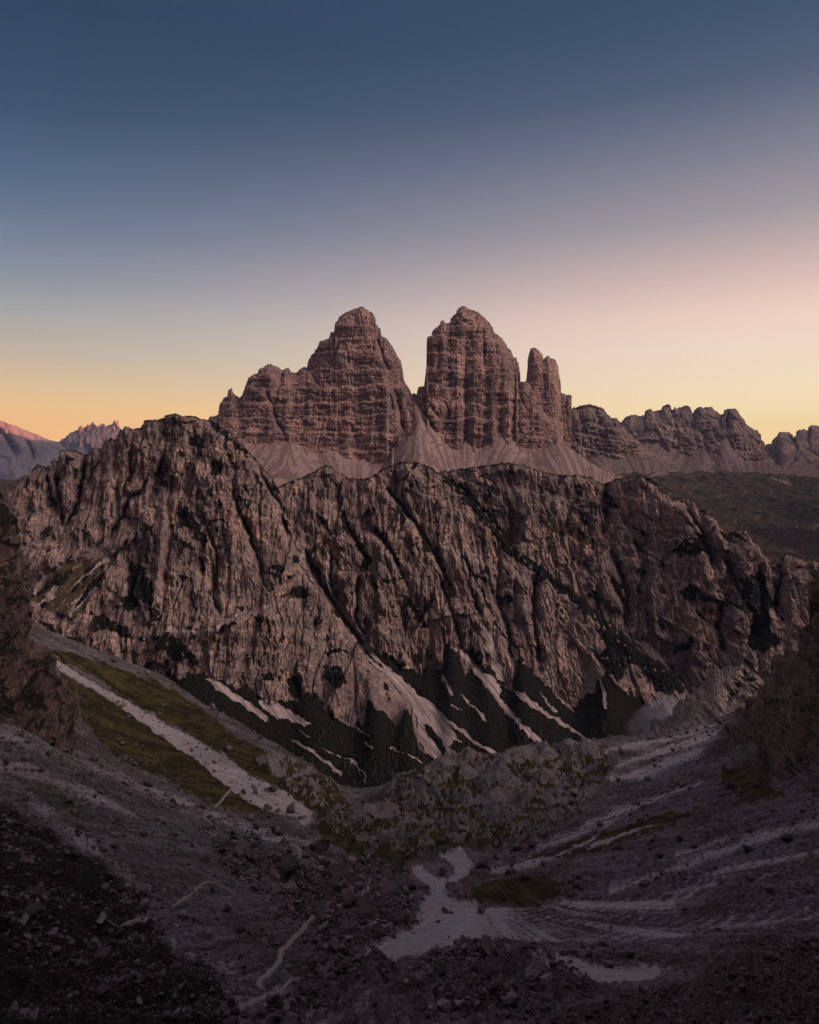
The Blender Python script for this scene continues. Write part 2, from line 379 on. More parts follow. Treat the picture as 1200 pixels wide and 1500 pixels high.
    for h, a, sl, nz in steps:
        t_ = (W + sl*U)/h + nz*fbm(U/(h*6), W/(h*6), 3, seed+int(h)) + 0.12*fbm(U/(h*0.8), W/(h*3), 2, seed+int(h)+3)
        off += a*stair(t_, 0.22)*(0.55+0.9*np.clip(0.5+fbm(U/(h*3), W/(h*3), 2, seed+9+int(h)), 0, 1))
    edgef = np.ones_like(P)
    if flat: Z = Z - off*rough
    else: Y = Y + off*rough
    # normals
    du = np.stack([np.gradient(A, axis=1) for A in (X, Y, Z)], -1); dv = np.stack([np.gradient(A, axis=0) for A in (X, Y, Z)], -1)
    nrm = np.cross(du, dv); nrm /= np.linalg.norm(nrm, axis=-1, keepdims=True)+1e-9
    nz_ = nrm[...,2]
    PX = 600+F*X/Y; PY = H0-F*Z/Y
    soft = 1.6
    am = {}
    am['scree'] = zones(PX, PY, scree, screel, pw, soft, seed+7)
    am['streak'] = 0.5+0.8*fbm((P-0.8*PYn)/5.0, PYn/55, 4, seed+33, 0.6) if float(np.mean(D)) < 2000 else 0.5+0.8*fbm((P+0.55*(PYn-640)*np.sin(P/31.0+seed))/6.0, PYn/60, 4, seed+33, 0.65)
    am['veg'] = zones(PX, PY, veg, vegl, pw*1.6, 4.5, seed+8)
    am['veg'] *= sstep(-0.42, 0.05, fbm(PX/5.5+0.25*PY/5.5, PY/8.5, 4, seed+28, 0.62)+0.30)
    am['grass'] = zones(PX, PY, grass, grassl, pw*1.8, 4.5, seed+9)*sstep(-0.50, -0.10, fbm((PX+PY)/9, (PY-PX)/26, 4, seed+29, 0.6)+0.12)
    if talus:
        if talus_is == 'scree': am['scree'] = np.maximum(am['scree'], tal*(0.95-0.9*sstep(0.42, 0.60, fbm((P+0.4*PYn)/13, PYn/5, 4, seed+35, 0.6))))
        elif talus_is == 'veg': am['veg'] = np.maximum(am['veg'], tal)*(1-am['scree'])
        elif talus_is == 'grass': am['grass'] = np.maximum(am['grass'], tal)*(1-am['scree'])
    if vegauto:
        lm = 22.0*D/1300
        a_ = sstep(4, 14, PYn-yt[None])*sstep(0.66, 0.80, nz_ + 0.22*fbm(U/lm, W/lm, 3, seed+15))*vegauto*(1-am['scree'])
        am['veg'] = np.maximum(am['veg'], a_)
    if grassauto:
        lm = 22.0*D/1300
        a_ = sstep(0.60, 0.78, nz_ + 0.25*fbm(U/lm, W/lm, 3, seed+16))*grassauto*(1-am['scree'])
        am['grass'] = np.maximum(am['grass'], a_)
    if vegnoise:
        vl, vt, va = vegnoise
        a_ = sstep(vt, vt+0.16, fbm((U+0.7*W)/vl, (W-0.5*U)/(vl*2.2), 5, seed+18, 0.6))*va*(1-am['scree'])*(1-sm)
        am['veg'] = np.maximum(am['veg'], a_)
    am['grass'] *= 1-am['scree']; am['veg'] *= 1-0.9*am['scree']
    if cap:   # turf along the top
        a_ = sstep(cap, cap*0.3, (PYn-yt[None]) + cap*0.6*fbm(P/9, PYn/5, 3, seed+17))
        am['grass'] = np.maximum(am['grass'], a_)
    # far side
    K = 12
    bt = np.linspace(0, 1, K+1)[1:]**1.4
    bl, bs = back
    Xb = X[-1][None] + bt[:,None]*bl*((X[-1]/Y[-1])[None]) + bl*0.04*fbm(P[:K]/14, bt[:,None]*5+seed, 2, seed+2)*bt[:,None]
    Yb = Y[-1][None] + bt[:,None]*bl
    Zb = Z[-1][None] - bt[:,None]*bl*bs - np.abs(bl*0.06*fbm(P[:K]/20, bt[:,None]*4+seed*2, 3, seed+6))*bt[:,None]
    V = np.stack([np.concatenate([X, Xb]), np.concatenate([Y, Yb]), np.concatenate([Z, Zb])], -1)
    for k in am: am[k] = np.concatenate([am[k], np.repeat(am[k][-1:], K, 0)])
    loc = np.array([float(np.mean(X)), float(np.mean(Y[0])), float(np.min(Z[0]))], np.float32)
    me = np_mesh(name, V.reshape(-1,3)-loc, grid_quads(nx, nv+K), mats=[mat], attrs=am)
    o = link(name, me, loc); tag(o, label, cat, kind=kind)
    REG[label] = dict(X=X, Y=Y, Z=Z, PX=PX, PY=PY, tal=tal, am={k: a[:nv] for k, a in am.items()})
    return o

def tr(ox, oy, s, pts): return [(ox+a*s, oy+b*s) for a, b in pts]
Z1 = lambda *q: tr(300, 430, .26667, q)
Z2 = lambda *q: tr(590, 430, .26667, q)
Z3 = lambda *q: tr(820, 570, .31667, q)
Z4 = lambda *q: tr(0, 590, .275, q)
Z5 = lambda *q: tr(0, 700, .26667, q)
Z6 = lambda *q: tr(240, 840, .33333, q)
Z7 = lambda *q: tr(560, 880, .33333, q)
Z8 = lambda *q: tr(860, 760, .28333, q)
A2 = lambda *q: tr(0, 580, .35, q)
A3 = lambda *q: tr(400, 660, .35, q)
A4 = lambda *q: tr(780, 560, .35, q)
B1 = lambda *q: tr(0, 880, .35, q)
B2 = lambda *q: tr(400, 960, .35, q)
B3 = lambda *q: tr(780, 900, .35, q)
B4 = lambda *q: tr(0, 1160, .35, q)
B5 = lambda *q: tr(380, 1160, .35, q)
B6 = lambda *q: tr(780, 1160, .35, q)

# ------------------------------------------------------------------ the far ground
me = np_mesh('ground', np.array([(-16000,-3000,0),(16000,-3000,0),(16000,17000,0),(-16000,17000,0)]), quads=[(0,1,2,3)])
g = NG('far_ground'); me.materials.append(g.finish(g.mix(g.noise(0.004, 6), (0.03,0.03,0.02), (0.12,0.11,0.09))))
tag(link('ground', me, (0,0,-760)), 'broad dark valley ground far below the cliffs', 'ground', kind='structure')

# ------------------------------------------------------------------ far mountains on the left
m_far = rock_mat('far_rock', base=(0.105,0.115,0.145), warm=(0.13,0.135,0.155), s=8, screec=(0.56,0.34,0.27), grassc=(0.07,0.075,0.05))  # bluish base carries haze; screec carries the red sun glow
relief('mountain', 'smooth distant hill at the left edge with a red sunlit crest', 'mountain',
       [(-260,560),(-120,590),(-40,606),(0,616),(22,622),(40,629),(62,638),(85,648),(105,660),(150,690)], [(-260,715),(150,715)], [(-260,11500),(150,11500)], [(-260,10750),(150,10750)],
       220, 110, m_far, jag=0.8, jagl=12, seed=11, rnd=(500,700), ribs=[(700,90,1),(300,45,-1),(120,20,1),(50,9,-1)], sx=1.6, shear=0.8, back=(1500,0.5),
       creases=[(Z4((0,130),(50,190),(100,290)),7,300), (Z4((150,200),(190,300)),5,200)], vegauto=0.0, scree=[[(-80,590),(-40,600),(0,610),(40,624),(75,640),(85,645),(78,647),(55,645),(40,641),(20,636),(8,634),(0,632),(-40,628),(-80,628)]], pw=2)  # scree polygon here is the crest painted as sunlit
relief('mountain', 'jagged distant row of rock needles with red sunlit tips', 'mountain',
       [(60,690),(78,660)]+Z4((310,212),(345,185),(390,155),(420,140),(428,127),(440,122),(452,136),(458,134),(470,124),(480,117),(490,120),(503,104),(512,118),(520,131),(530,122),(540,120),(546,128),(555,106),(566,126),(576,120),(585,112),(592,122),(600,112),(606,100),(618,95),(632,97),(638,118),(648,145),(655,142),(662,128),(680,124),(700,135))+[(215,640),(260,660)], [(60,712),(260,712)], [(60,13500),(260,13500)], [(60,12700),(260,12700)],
       300, 130, m_far, jag=1.2, jagl=3, seed=12, rnd=(250,300), ribs=[(420,110,1),(180,60,-1),(80,28,1),(35,12,-1)], sx=3, back=(1000,1.0), scree=[[(112,632),(116,624),(122,622),(126,630),(120,634)],[(136,630),(142,627),(144,632)],[(162,624),(167,614),(177,614),(178,623),(172,624),(168,630)]], pw=2.5)  # scree polygons here are the needle tips painted as sunlit

# ------------------------------------------------------------------ the ridges on the right
m_ridge = rock_mat('ridge_rock', base=(0.255,0.190,0.168), warm=(0.42,0.28,0.21), s=3.0, strata=0.6, screec=(0.195,0.140,0.125), warm_amt=0.5, vegc=(0.03,0.028,0.016))
RR = [(260,46,1),(120,24,1),(55,11,-1),(26,5.5,1),(12,2.6,-1)]
relief('mountain', 'rounded stepped summit directly behind the small needle', 'mountain',
       [(760,640),(800,610),(836,600)]+Z3((62,86),(90,80),(120,73),(160,82),(195,95),(205,120),(220,135),(250,138),(270,160))+[(925,640),(960,668),(990,690)], [(760,705),(990,705)], [(760,4300),(990,4300)], [(760,3850),(990,3850)],
       330, 150, m_ridge, jag=1.4, jagl=4, seed=13, rnd=(120,140), ribs=RR, blks=[(110,110,26),(50,50,12),(22,24,6)], facs=[(70,1.2,0.4,0),(28,1.1,0.4,0),(12,1,0.35,0)], steps=[(75,26,0.05,0.5),(26,9,0.05,0.6)], sx=3.5, talus=[(760,690),(880,668),(905,672),(930,668),(990,690)], dm=[(760,4150),(990,4150)], back=(500,1.2))
relief('mountain', 'long notched ridge crowned with small towers left of the sunset glow', 'mountain',
       [(860,690),(895,640)]+Z3((285,145),(300,132),(320,120),(335,124),(350,130),(370,124),(390,121),(395,100),(405,96),(415,92),(425,96),(440,103),(455,96),(470,96),(478,76),(495,70),(508,76),(514,94),(520,97),(527,84),(540,88),(555,86),(570,77),(590,79),(605,80),(611,106),(618,110),(628,92),(640,82),(655,84),(665,88),(680,83),(695,86),(710,106),(720,116),(733,119),(743,116),(747,100),(756,97),(765,116),(770,100),(778,91),(800,90),(815,105),(828,124),(840,140),(858,160),(870,175),(890,190),(905,192),(915,208),(920,218),(935,250),(942,264))+[(1126,668),(1150,690)], [(860,712),(1150,712)], [(860,5000),(1150,5000)], [(860,4150),(1150,4150)],
       640, 190, m_ridge, jag=1.0, jagl=2.5, seed=14, rnd=(110,150), ribs=RR, blks=[(110,110,26),(50,50,12),(22,24,6)], facs=[(70,1.2,0.4,0),(28,1.1,0.4,0),(12,1,0.35,0)], steps=[(80,22,0.03,0.6),(30,9,0.03,0.7)], sx=4,
       talus=Z3((100,330),(230,310),(300,292),(350,262),(430,246),(470,262),(500,285),(560,296),(600,308),(640,275),(665,250),(690,300),(720,290),(750,235),(770,218),(790,260),(820,300),(860,330),(900,345),(935,330),(1040,370)), dm=[(860,4650),(1150,4650)], back=(600,1.2),
       creases=[(Z3((525,95),(530,170),(528,235)),2.5,45),(Z3((765,115),(775,190)),2.5,45),(Z3((612,108),(616,150)),2.0,35)])
relief('mountain', 'craggy ridge with rounded summits at the right edge under the sunset glow', 'mountain',
       [(1085,690),(1105,668)]+Z3((925,268),(945,258),(955,250),(975,262),(982,240),(990,225),(1000,206),(1010,199),(1040,197),(1055,200),(1068,212),(1075,236),(1082,226),(1090,200),(1098,189),(1125,185),(1138,196),(1147,190),(1155,171),(1170,166),(1188,168),(1200,182))+[(1225,640),(1260,612),(1300,622),(1340,600),(1400,640)], [(1085,716),(1400,716)], [(1085,5600),(1400,5600)], [(1085,4300),(1400,4300)],
       360, 170, m_ridge, jag=1.1, jagl=3, seed=15, rnd=(130,160), ribs=RR, blks=[(110,110,26),(50,50,12),(22,24,6)], facs=[(70,1.2,0.4,0),(28,1.1,0.4,0),(12,1,0.35,0)], steps=[(90,20,0.03,0.6)], sx=4.5,
       talus=Z3((830,420),(940,400),(990,370),(1005,270),(1030,300),(1050,320),(1075,290),(1090,330),(1110,300),(1150,340),(1200,330))+[(1260,690),(1400,690)], dm=[(1085,4900),(1400,4900)], back=(600,1.2))

# ------------------------------------------------------------------ three rock towers
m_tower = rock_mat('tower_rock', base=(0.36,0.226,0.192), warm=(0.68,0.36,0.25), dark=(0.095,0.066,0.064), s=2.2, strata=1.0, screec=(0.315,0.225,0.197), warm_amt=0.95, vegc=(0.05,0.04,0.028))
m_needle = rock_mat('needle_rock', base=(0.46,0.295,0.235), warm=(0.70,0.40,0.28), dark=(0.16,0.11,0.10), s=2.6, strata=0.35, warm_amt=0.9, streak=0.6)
RT = [(160,11,1),(70,4,1),(16,2.0,-1),(8,1.6,-1)]
FT = [(80,1.0,0.24,0),(34,1.0,0.28,0),(15,0.8,0.28,0)]
BT = [(74,80,11),(31,34,6),(13,15,3.2),(6,7,1.8)]
ST = [(71,24,0.0,0.5),(26,9,0.0,0.7),(10,3.2,0.0,0.4)]
relief('mountain', 'broad stepped pyramid tower, tallest left one of the three rock towers', 'mountain',
       [(285,640),(300,622)]+Z1((20,690),(36,672),(40,676),(75,664),(82,630),(88,598),(100,575),(122,562),(130,532),(138,517),(147,517),(155,545),(172,562),(185,571),(200,556),(208,545),(213,515),(228,490),(240,470),(255,455),(270,440),(286,435),(293,418),(305,410),(330,395),(345,388),(362,386),(380,396),(398,400),(412,411),(425,420),(435,408),(450,403),(462,412),(468,426),(500,432),(512,418),(525,410),(535,402),(545,400),(560,405),(566,375),(572,362),(582,345),(595,330),(602,305),(612,293),(625,285),(630,268),(642,260),(660,250),(680,244),(684,222),(692,210),(710,205),(713,180),(716,155),(730,148),(738,128),(750,118),(770,105),(778,98),(795,95),(808,84),(825,71),(838,74),(850,65),(864,64),(875,76),(890,80),(902,95),(920,105),(930,120),(937,132),(940,165),(952,180),(965,190),(970,232),(985,234),(1000,240),(1012,262),(1022,278),(1038,298),(1050,320),(1062,350),(1077,366),(1084,400),(1088,420),(1094,470),(1108,500),(1122,516),(1135,548))+[(607,590),(612,602),(619,615),(640,652),(668,695)],
       [(285,715),(668,715)], [(285,3200),(380,3200),(520,3330),(600,3200),(668,3050)], [(285,2650),(668,2650)], 640, 430, m_tower, seed=21, jag=1.0, jagl=3, rnd=(110,150), ribs=RT, blks=BT, facs=FT, sx=3.5, steps=ST, dm=[(285,2960),(668,2960)],
       talus=[(285,636),(310,632),(330,648),(353,645),(372,654),(385,649),(393,651),(410,648),(432,650),(449,659),(462,662),(473,665),(495,663),(510,672),(527,673),(545,680),(567,676),(576,660),(585,648),(593,635),(598,640),(604,638),(612,616),(668,700)],
       creases=[(Z1((320,510),(350,560),(370,610),(385,680),(410,730),(440,785)),4,40),(Z1((945,235),(965,300),(985,360),(1010,430)),3.5,38),(Z1((1020,560),(1030,640)),3,25),(Z1((1050,540),(1070,620),(1095,770)),5,55),(Z1((775,300),(790,380)),3,20),(Z1((640,480),(650,560)),3,18),(Z1((560,405),(600,460),(640,520)),3,22),(Z1((850,90),(858,160),(850,230)),2.2,14),(Z1((280,440),(320,510)),3,24)],
       proud=[(Z1((985,380),(1010,470),(1015,560),(1010,700),(1000,900)),6,30,30)], back=(450,1.3), screel=[(Z1((690,238),(960,238)),0.9,0.9),(Z1((380,552),(1005,548)),0.8,0.9),(Z1((160,630),(640,632),(1000,625)),0.8,1.0)], pw=1.2, amp_tal=0.1)
relief('mountain', 'massive flat-fronted central tower with a steep left wall and a knobbly top', 'mountain',
       Z2((-60,640),(0,590),(40,560),(60,548),(76,552),(86,520),(93,510),(108,507),(118,508),(121,480),(127,430),(131,390),(126,335),(130,290),(135,236),(158,231),(162,208),(180,190),(204,168),(212,145),(225,141),(238,158),(262,156),(265,135),(280,118),(295,105),(298,86),(312,75),(325,67),(346,70),(368,84),(397,85),(404,98),(413,94),(420,112),(432,122),(465,145),(480,162),(496,180),(500,204),(512,212),(530,225),(548,240),(560,256),(565,270),(577,286),(592,305),(607,326),(614,345),(628,352),(636,372),(641,395),(646,420),(650,480),(670,481),(690,484),(703,498),(709,530),(713,570),(735,600),(760,620),(790,660),(830,720),(850,780),(845,788),(860,800),(900,835),(960,880),(1040,935),(1120,975),(1200,1000),(1290,1050)),
       [(574,718),(934,718)], [(574,3150),(622,3350),(690,3480),(760,3400),(800,3250),(820,3100),(934,3000)], [(574,2650),(800,2700),(934,2950)], 640, 430, m_tower, seed=22, jag=1.0, jagl=3, rnd=(90,120), ribs=RT, blks=BT, facs=FT, sx=3.5, steps=ST, dm=[(574,3060),(830,3060),(934,3000)],
       talus=[(574,640),(600,640),(606,600),(612,603),(619,611),(630,625),(643,640),(660,656),(670,661),(676,655),(682,643),(688,652),(695,662),(705,659),(710,652),(715,649),(722,656),(728,646),(734,638),(740,648),(746,654),(751,644),(755,639),(757,655),(768,662),(790,657),(805,655),(814,650),(817,638),(934,700)],
       creases=[(Z2((122,540),(140,600),(200,680)),4,40),(Z2((230,590),(250,640),(262,690)),3,30),(Z2((200,250),(198,350),(185,450)),3,22),(Z2((445,220),(455,320),(450,400)),3,26),(Z2((370,220),(385,300)),3,18),(Z2((505,230),(520,330)),3,22),(Z2((650,480),(640,560),(680,640)),4,25),(Z2((60,560),(120,660),(180,760)),4,45)],
       proud=[(Z2((200,490),(195,560),(190,700)),5,35,20)], back=(450,1.3), screel=[(Z2((160,222),(500,212)),1.0,0.8),(Z2((220,490),(420,470),(640,478)),3.5,2.5),(Z2((540,750),(560,820),(520,900)),1.5,3),(Z2((620,780),(610,850),(600,930)),1.5,2),(Z2((460,830),(500,900)),1,2),(Z2((490,910),(540,790),(610,790)),1.2,1.2)],
       veg=[Z2((575,830),(600,810),(605,870),(580,900),(560,870))], pw=1.2, amp_tal=0.1)
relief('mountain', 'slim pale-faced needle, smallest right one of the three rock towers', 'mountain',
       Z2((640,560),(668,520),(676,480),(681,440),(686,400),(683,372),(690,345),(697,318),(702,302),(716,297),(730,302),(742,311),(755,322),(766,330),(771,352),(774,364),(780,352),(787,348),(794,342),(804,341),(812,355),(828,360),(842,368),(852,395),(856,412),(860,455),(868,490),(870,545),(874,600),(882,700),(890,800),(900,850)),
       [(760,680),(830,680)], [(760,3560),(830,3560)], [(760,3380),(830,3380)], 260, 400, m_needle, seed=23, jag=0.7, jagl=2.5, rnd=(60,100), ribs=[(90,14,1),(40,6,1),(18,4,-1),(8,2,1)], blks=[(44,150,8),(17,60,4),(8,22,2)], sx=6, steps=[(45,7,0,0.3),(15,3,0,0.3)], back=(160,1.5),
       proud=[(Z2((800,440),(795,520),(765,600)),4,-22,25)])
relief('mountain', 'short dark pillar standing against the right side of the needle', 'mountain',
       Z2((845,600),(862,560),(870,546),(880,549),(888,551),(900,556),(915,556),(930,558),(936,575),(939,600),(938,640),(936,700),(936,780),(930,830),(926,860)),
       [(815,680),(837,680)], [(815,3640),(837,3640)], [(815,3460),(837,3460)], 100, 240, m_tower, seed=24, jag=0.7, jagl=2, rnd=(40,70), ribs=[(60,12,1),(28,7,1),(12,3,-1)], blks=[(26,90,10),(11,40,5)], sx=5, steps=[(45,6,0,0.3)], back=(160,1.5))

# ------------------------------------------------------------------ plateau
m_plat = rock_mat('plateau_turf', base=(0.062,0.049,0.040), warm=(0.10,0.076,0.058), s=2.2, screec=(0.30,0.25,0.23), grassc=(0.075,0.057,0.036), vegc=(0.02,0.019,0.016), streak=0.4)
relief('plateau', 'wide dark turf plateau with scattered rock below the ridges', 'plateau',
       [(-200,700),(0,698),(40,697),(200,702),(400,703),(640,700),(900,690),(1000,687),(1060,689),(1120,692),(1200,697),(1400,702)], [(-200,860),(1400,860)], [(-200,3900),(1400,3900)], [(-200,1960),(1400,1960)],
       760, 330, m_plat, seed=31, jag=0.6, jagl=12, rnd=(0,0), ribs=[(420,16,0),(170,12,-1),(80,8,-1),(35,5,-1),(15,2.6,-1)], sx=1.0, flat=True, back=(900,0.12), vegauto=0.0, grass=[[(-220,680),(1420,680),(1420,880),(-220,880)]], vegnoise=(70,0.15,0.9),
       veg=[A4((880,590),(960,605),(1060,600),(1200,640),(1300,720),(1200,735),(1060,700),(960,660)), A4((1000,520),(1080,500),(1200,520),(1300,600),(1200,600),(1060,570))],
       screel=[(A4((480,400),(560,370)),2,3),(A4((1000,400),(1090,425)),1.5,2.5),(Z1((370,1000),(450,1030),(560,1060)),1.0,1.2),(Z1((400,1050),(470,1062)),1.6,1.6)], pw=4)

# ------------------------------------------------------------------ the cliffs in the middle
m_wall = rock_mat('cliff_rock', base=(0.235,0.189,0.185), warm=(0.56,0.36,0.27), dark=(0.072,0.060,0.066), s=1.0, strata=0.0, screec=(0.42,0.352,0.34), warm_amt=0.8, streak=1.0, grassc=(0.075,0.055,0.028))
RW = [(150,7,1),(60,3.2,-1),(12,1.0,-1),(6,0.9,1),(3,0.7,-1)]
FW = [(88,2.4,0.34,-14),(40,3.0,0.40,6),(18,3.4,0.48,-12),(8.5,3.0,0.54,7),(4.2,2.3,0.50,-6)]
BW = [(54,140,14),(22,56,6.4),(9,22,3.2),(4,9,1.6)]
relief('cliff', 'right-hand cliff with a turf-capped edge and dark shrub ledges', 'cliff',
       [(600,740),(630,712)]+A3((680,92),(720,85),(800,75),(850,66),(900,59),(980,50),(1050,63),(1130,90),(1200,101))+[(850,696),(868,699),(878,706),(886,709),(893,705),(900,702),(920,698),(938,696),(948,700),(962,711),(975,720),(983,725),(990,732),(997,730),(1004,727),(1011,729),(1017,728),(1022,738),(1026,747),(1036,752),(1046,762),(1058,777),(1066,782),(1074,777),(1088,773),(1096,778),(1102,786),(1110,792),(1116,800),(1124,812),(1130,820),(1138,828),(1144,827),(1152,817),(1161,811),(1168,812),(1175,816),(1184,821),(1193,819),(1230,830),(1300,850),(1380,850)],
       [(600,1150),(1380,1150)], [(600,1720),(900,1650),(1100,1480),(1380,1420)], [(600,1430),(950,1400),(1100,1280),(1380,1250)], 880, 560, m_wall, seed=41, jag=2.2, jagl=6, rnd=(22,20), ribs=RW, blks=BW, facs=FW, shear=0.10, sx=4.6, steps=[(95,8,0.35,1.0),(38,4,0.5,1.2)],
       creases=[(A4((310,400),(320,560),(300,640)),6,35),(A4((640,500),(660,560),(740,690),(760,800)),5,30),(A4((790,730),(870,860),(880,960)),5,40),(A4((330,700),(390,860),(400,1000)),7,35),(A4((930,760),(960,900),(930,1100)),12,45),(Z8((690,430),(680,560),(720,700)),6,35),(Z8((110,300),(180,430),(200,560)),6,30),(A3((1110,480),(1090,560),(1100,700),(1120,860)),8,30),(A4((1020,740),(1050,850),(1040,980)),8,35)],
       proud=[(A4((560,420),(660,520),(700,640),(760,780),(800,960)),8,35,40),(A4((830,600),(790,700),(830,830)),8,25,30)],
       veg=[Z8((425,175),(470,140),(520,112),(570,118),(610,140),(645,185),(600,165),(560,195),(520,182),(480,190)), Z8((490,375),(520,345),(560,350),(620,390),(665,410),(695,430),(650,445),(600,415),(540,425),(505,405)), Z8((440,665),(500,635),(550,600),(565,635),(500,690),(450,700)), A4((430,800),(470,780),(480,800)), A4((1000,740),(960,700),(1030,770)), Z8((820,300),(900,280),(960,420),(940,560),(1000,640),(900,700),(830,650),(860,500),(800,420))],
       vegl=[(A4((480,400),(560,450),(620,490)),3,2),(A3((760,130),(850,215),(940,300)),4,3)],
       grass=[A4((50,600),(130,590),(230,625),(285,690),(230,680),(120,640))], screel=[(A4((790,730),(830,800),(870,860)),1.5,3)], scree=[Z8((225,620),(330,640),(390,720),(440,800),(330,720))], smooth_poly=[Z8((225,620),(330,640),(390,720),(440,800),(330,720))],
       vegauto=0.35, vegnoise=(24,0.64,0.8), cap=5, back=(260,0.5), talus=None)
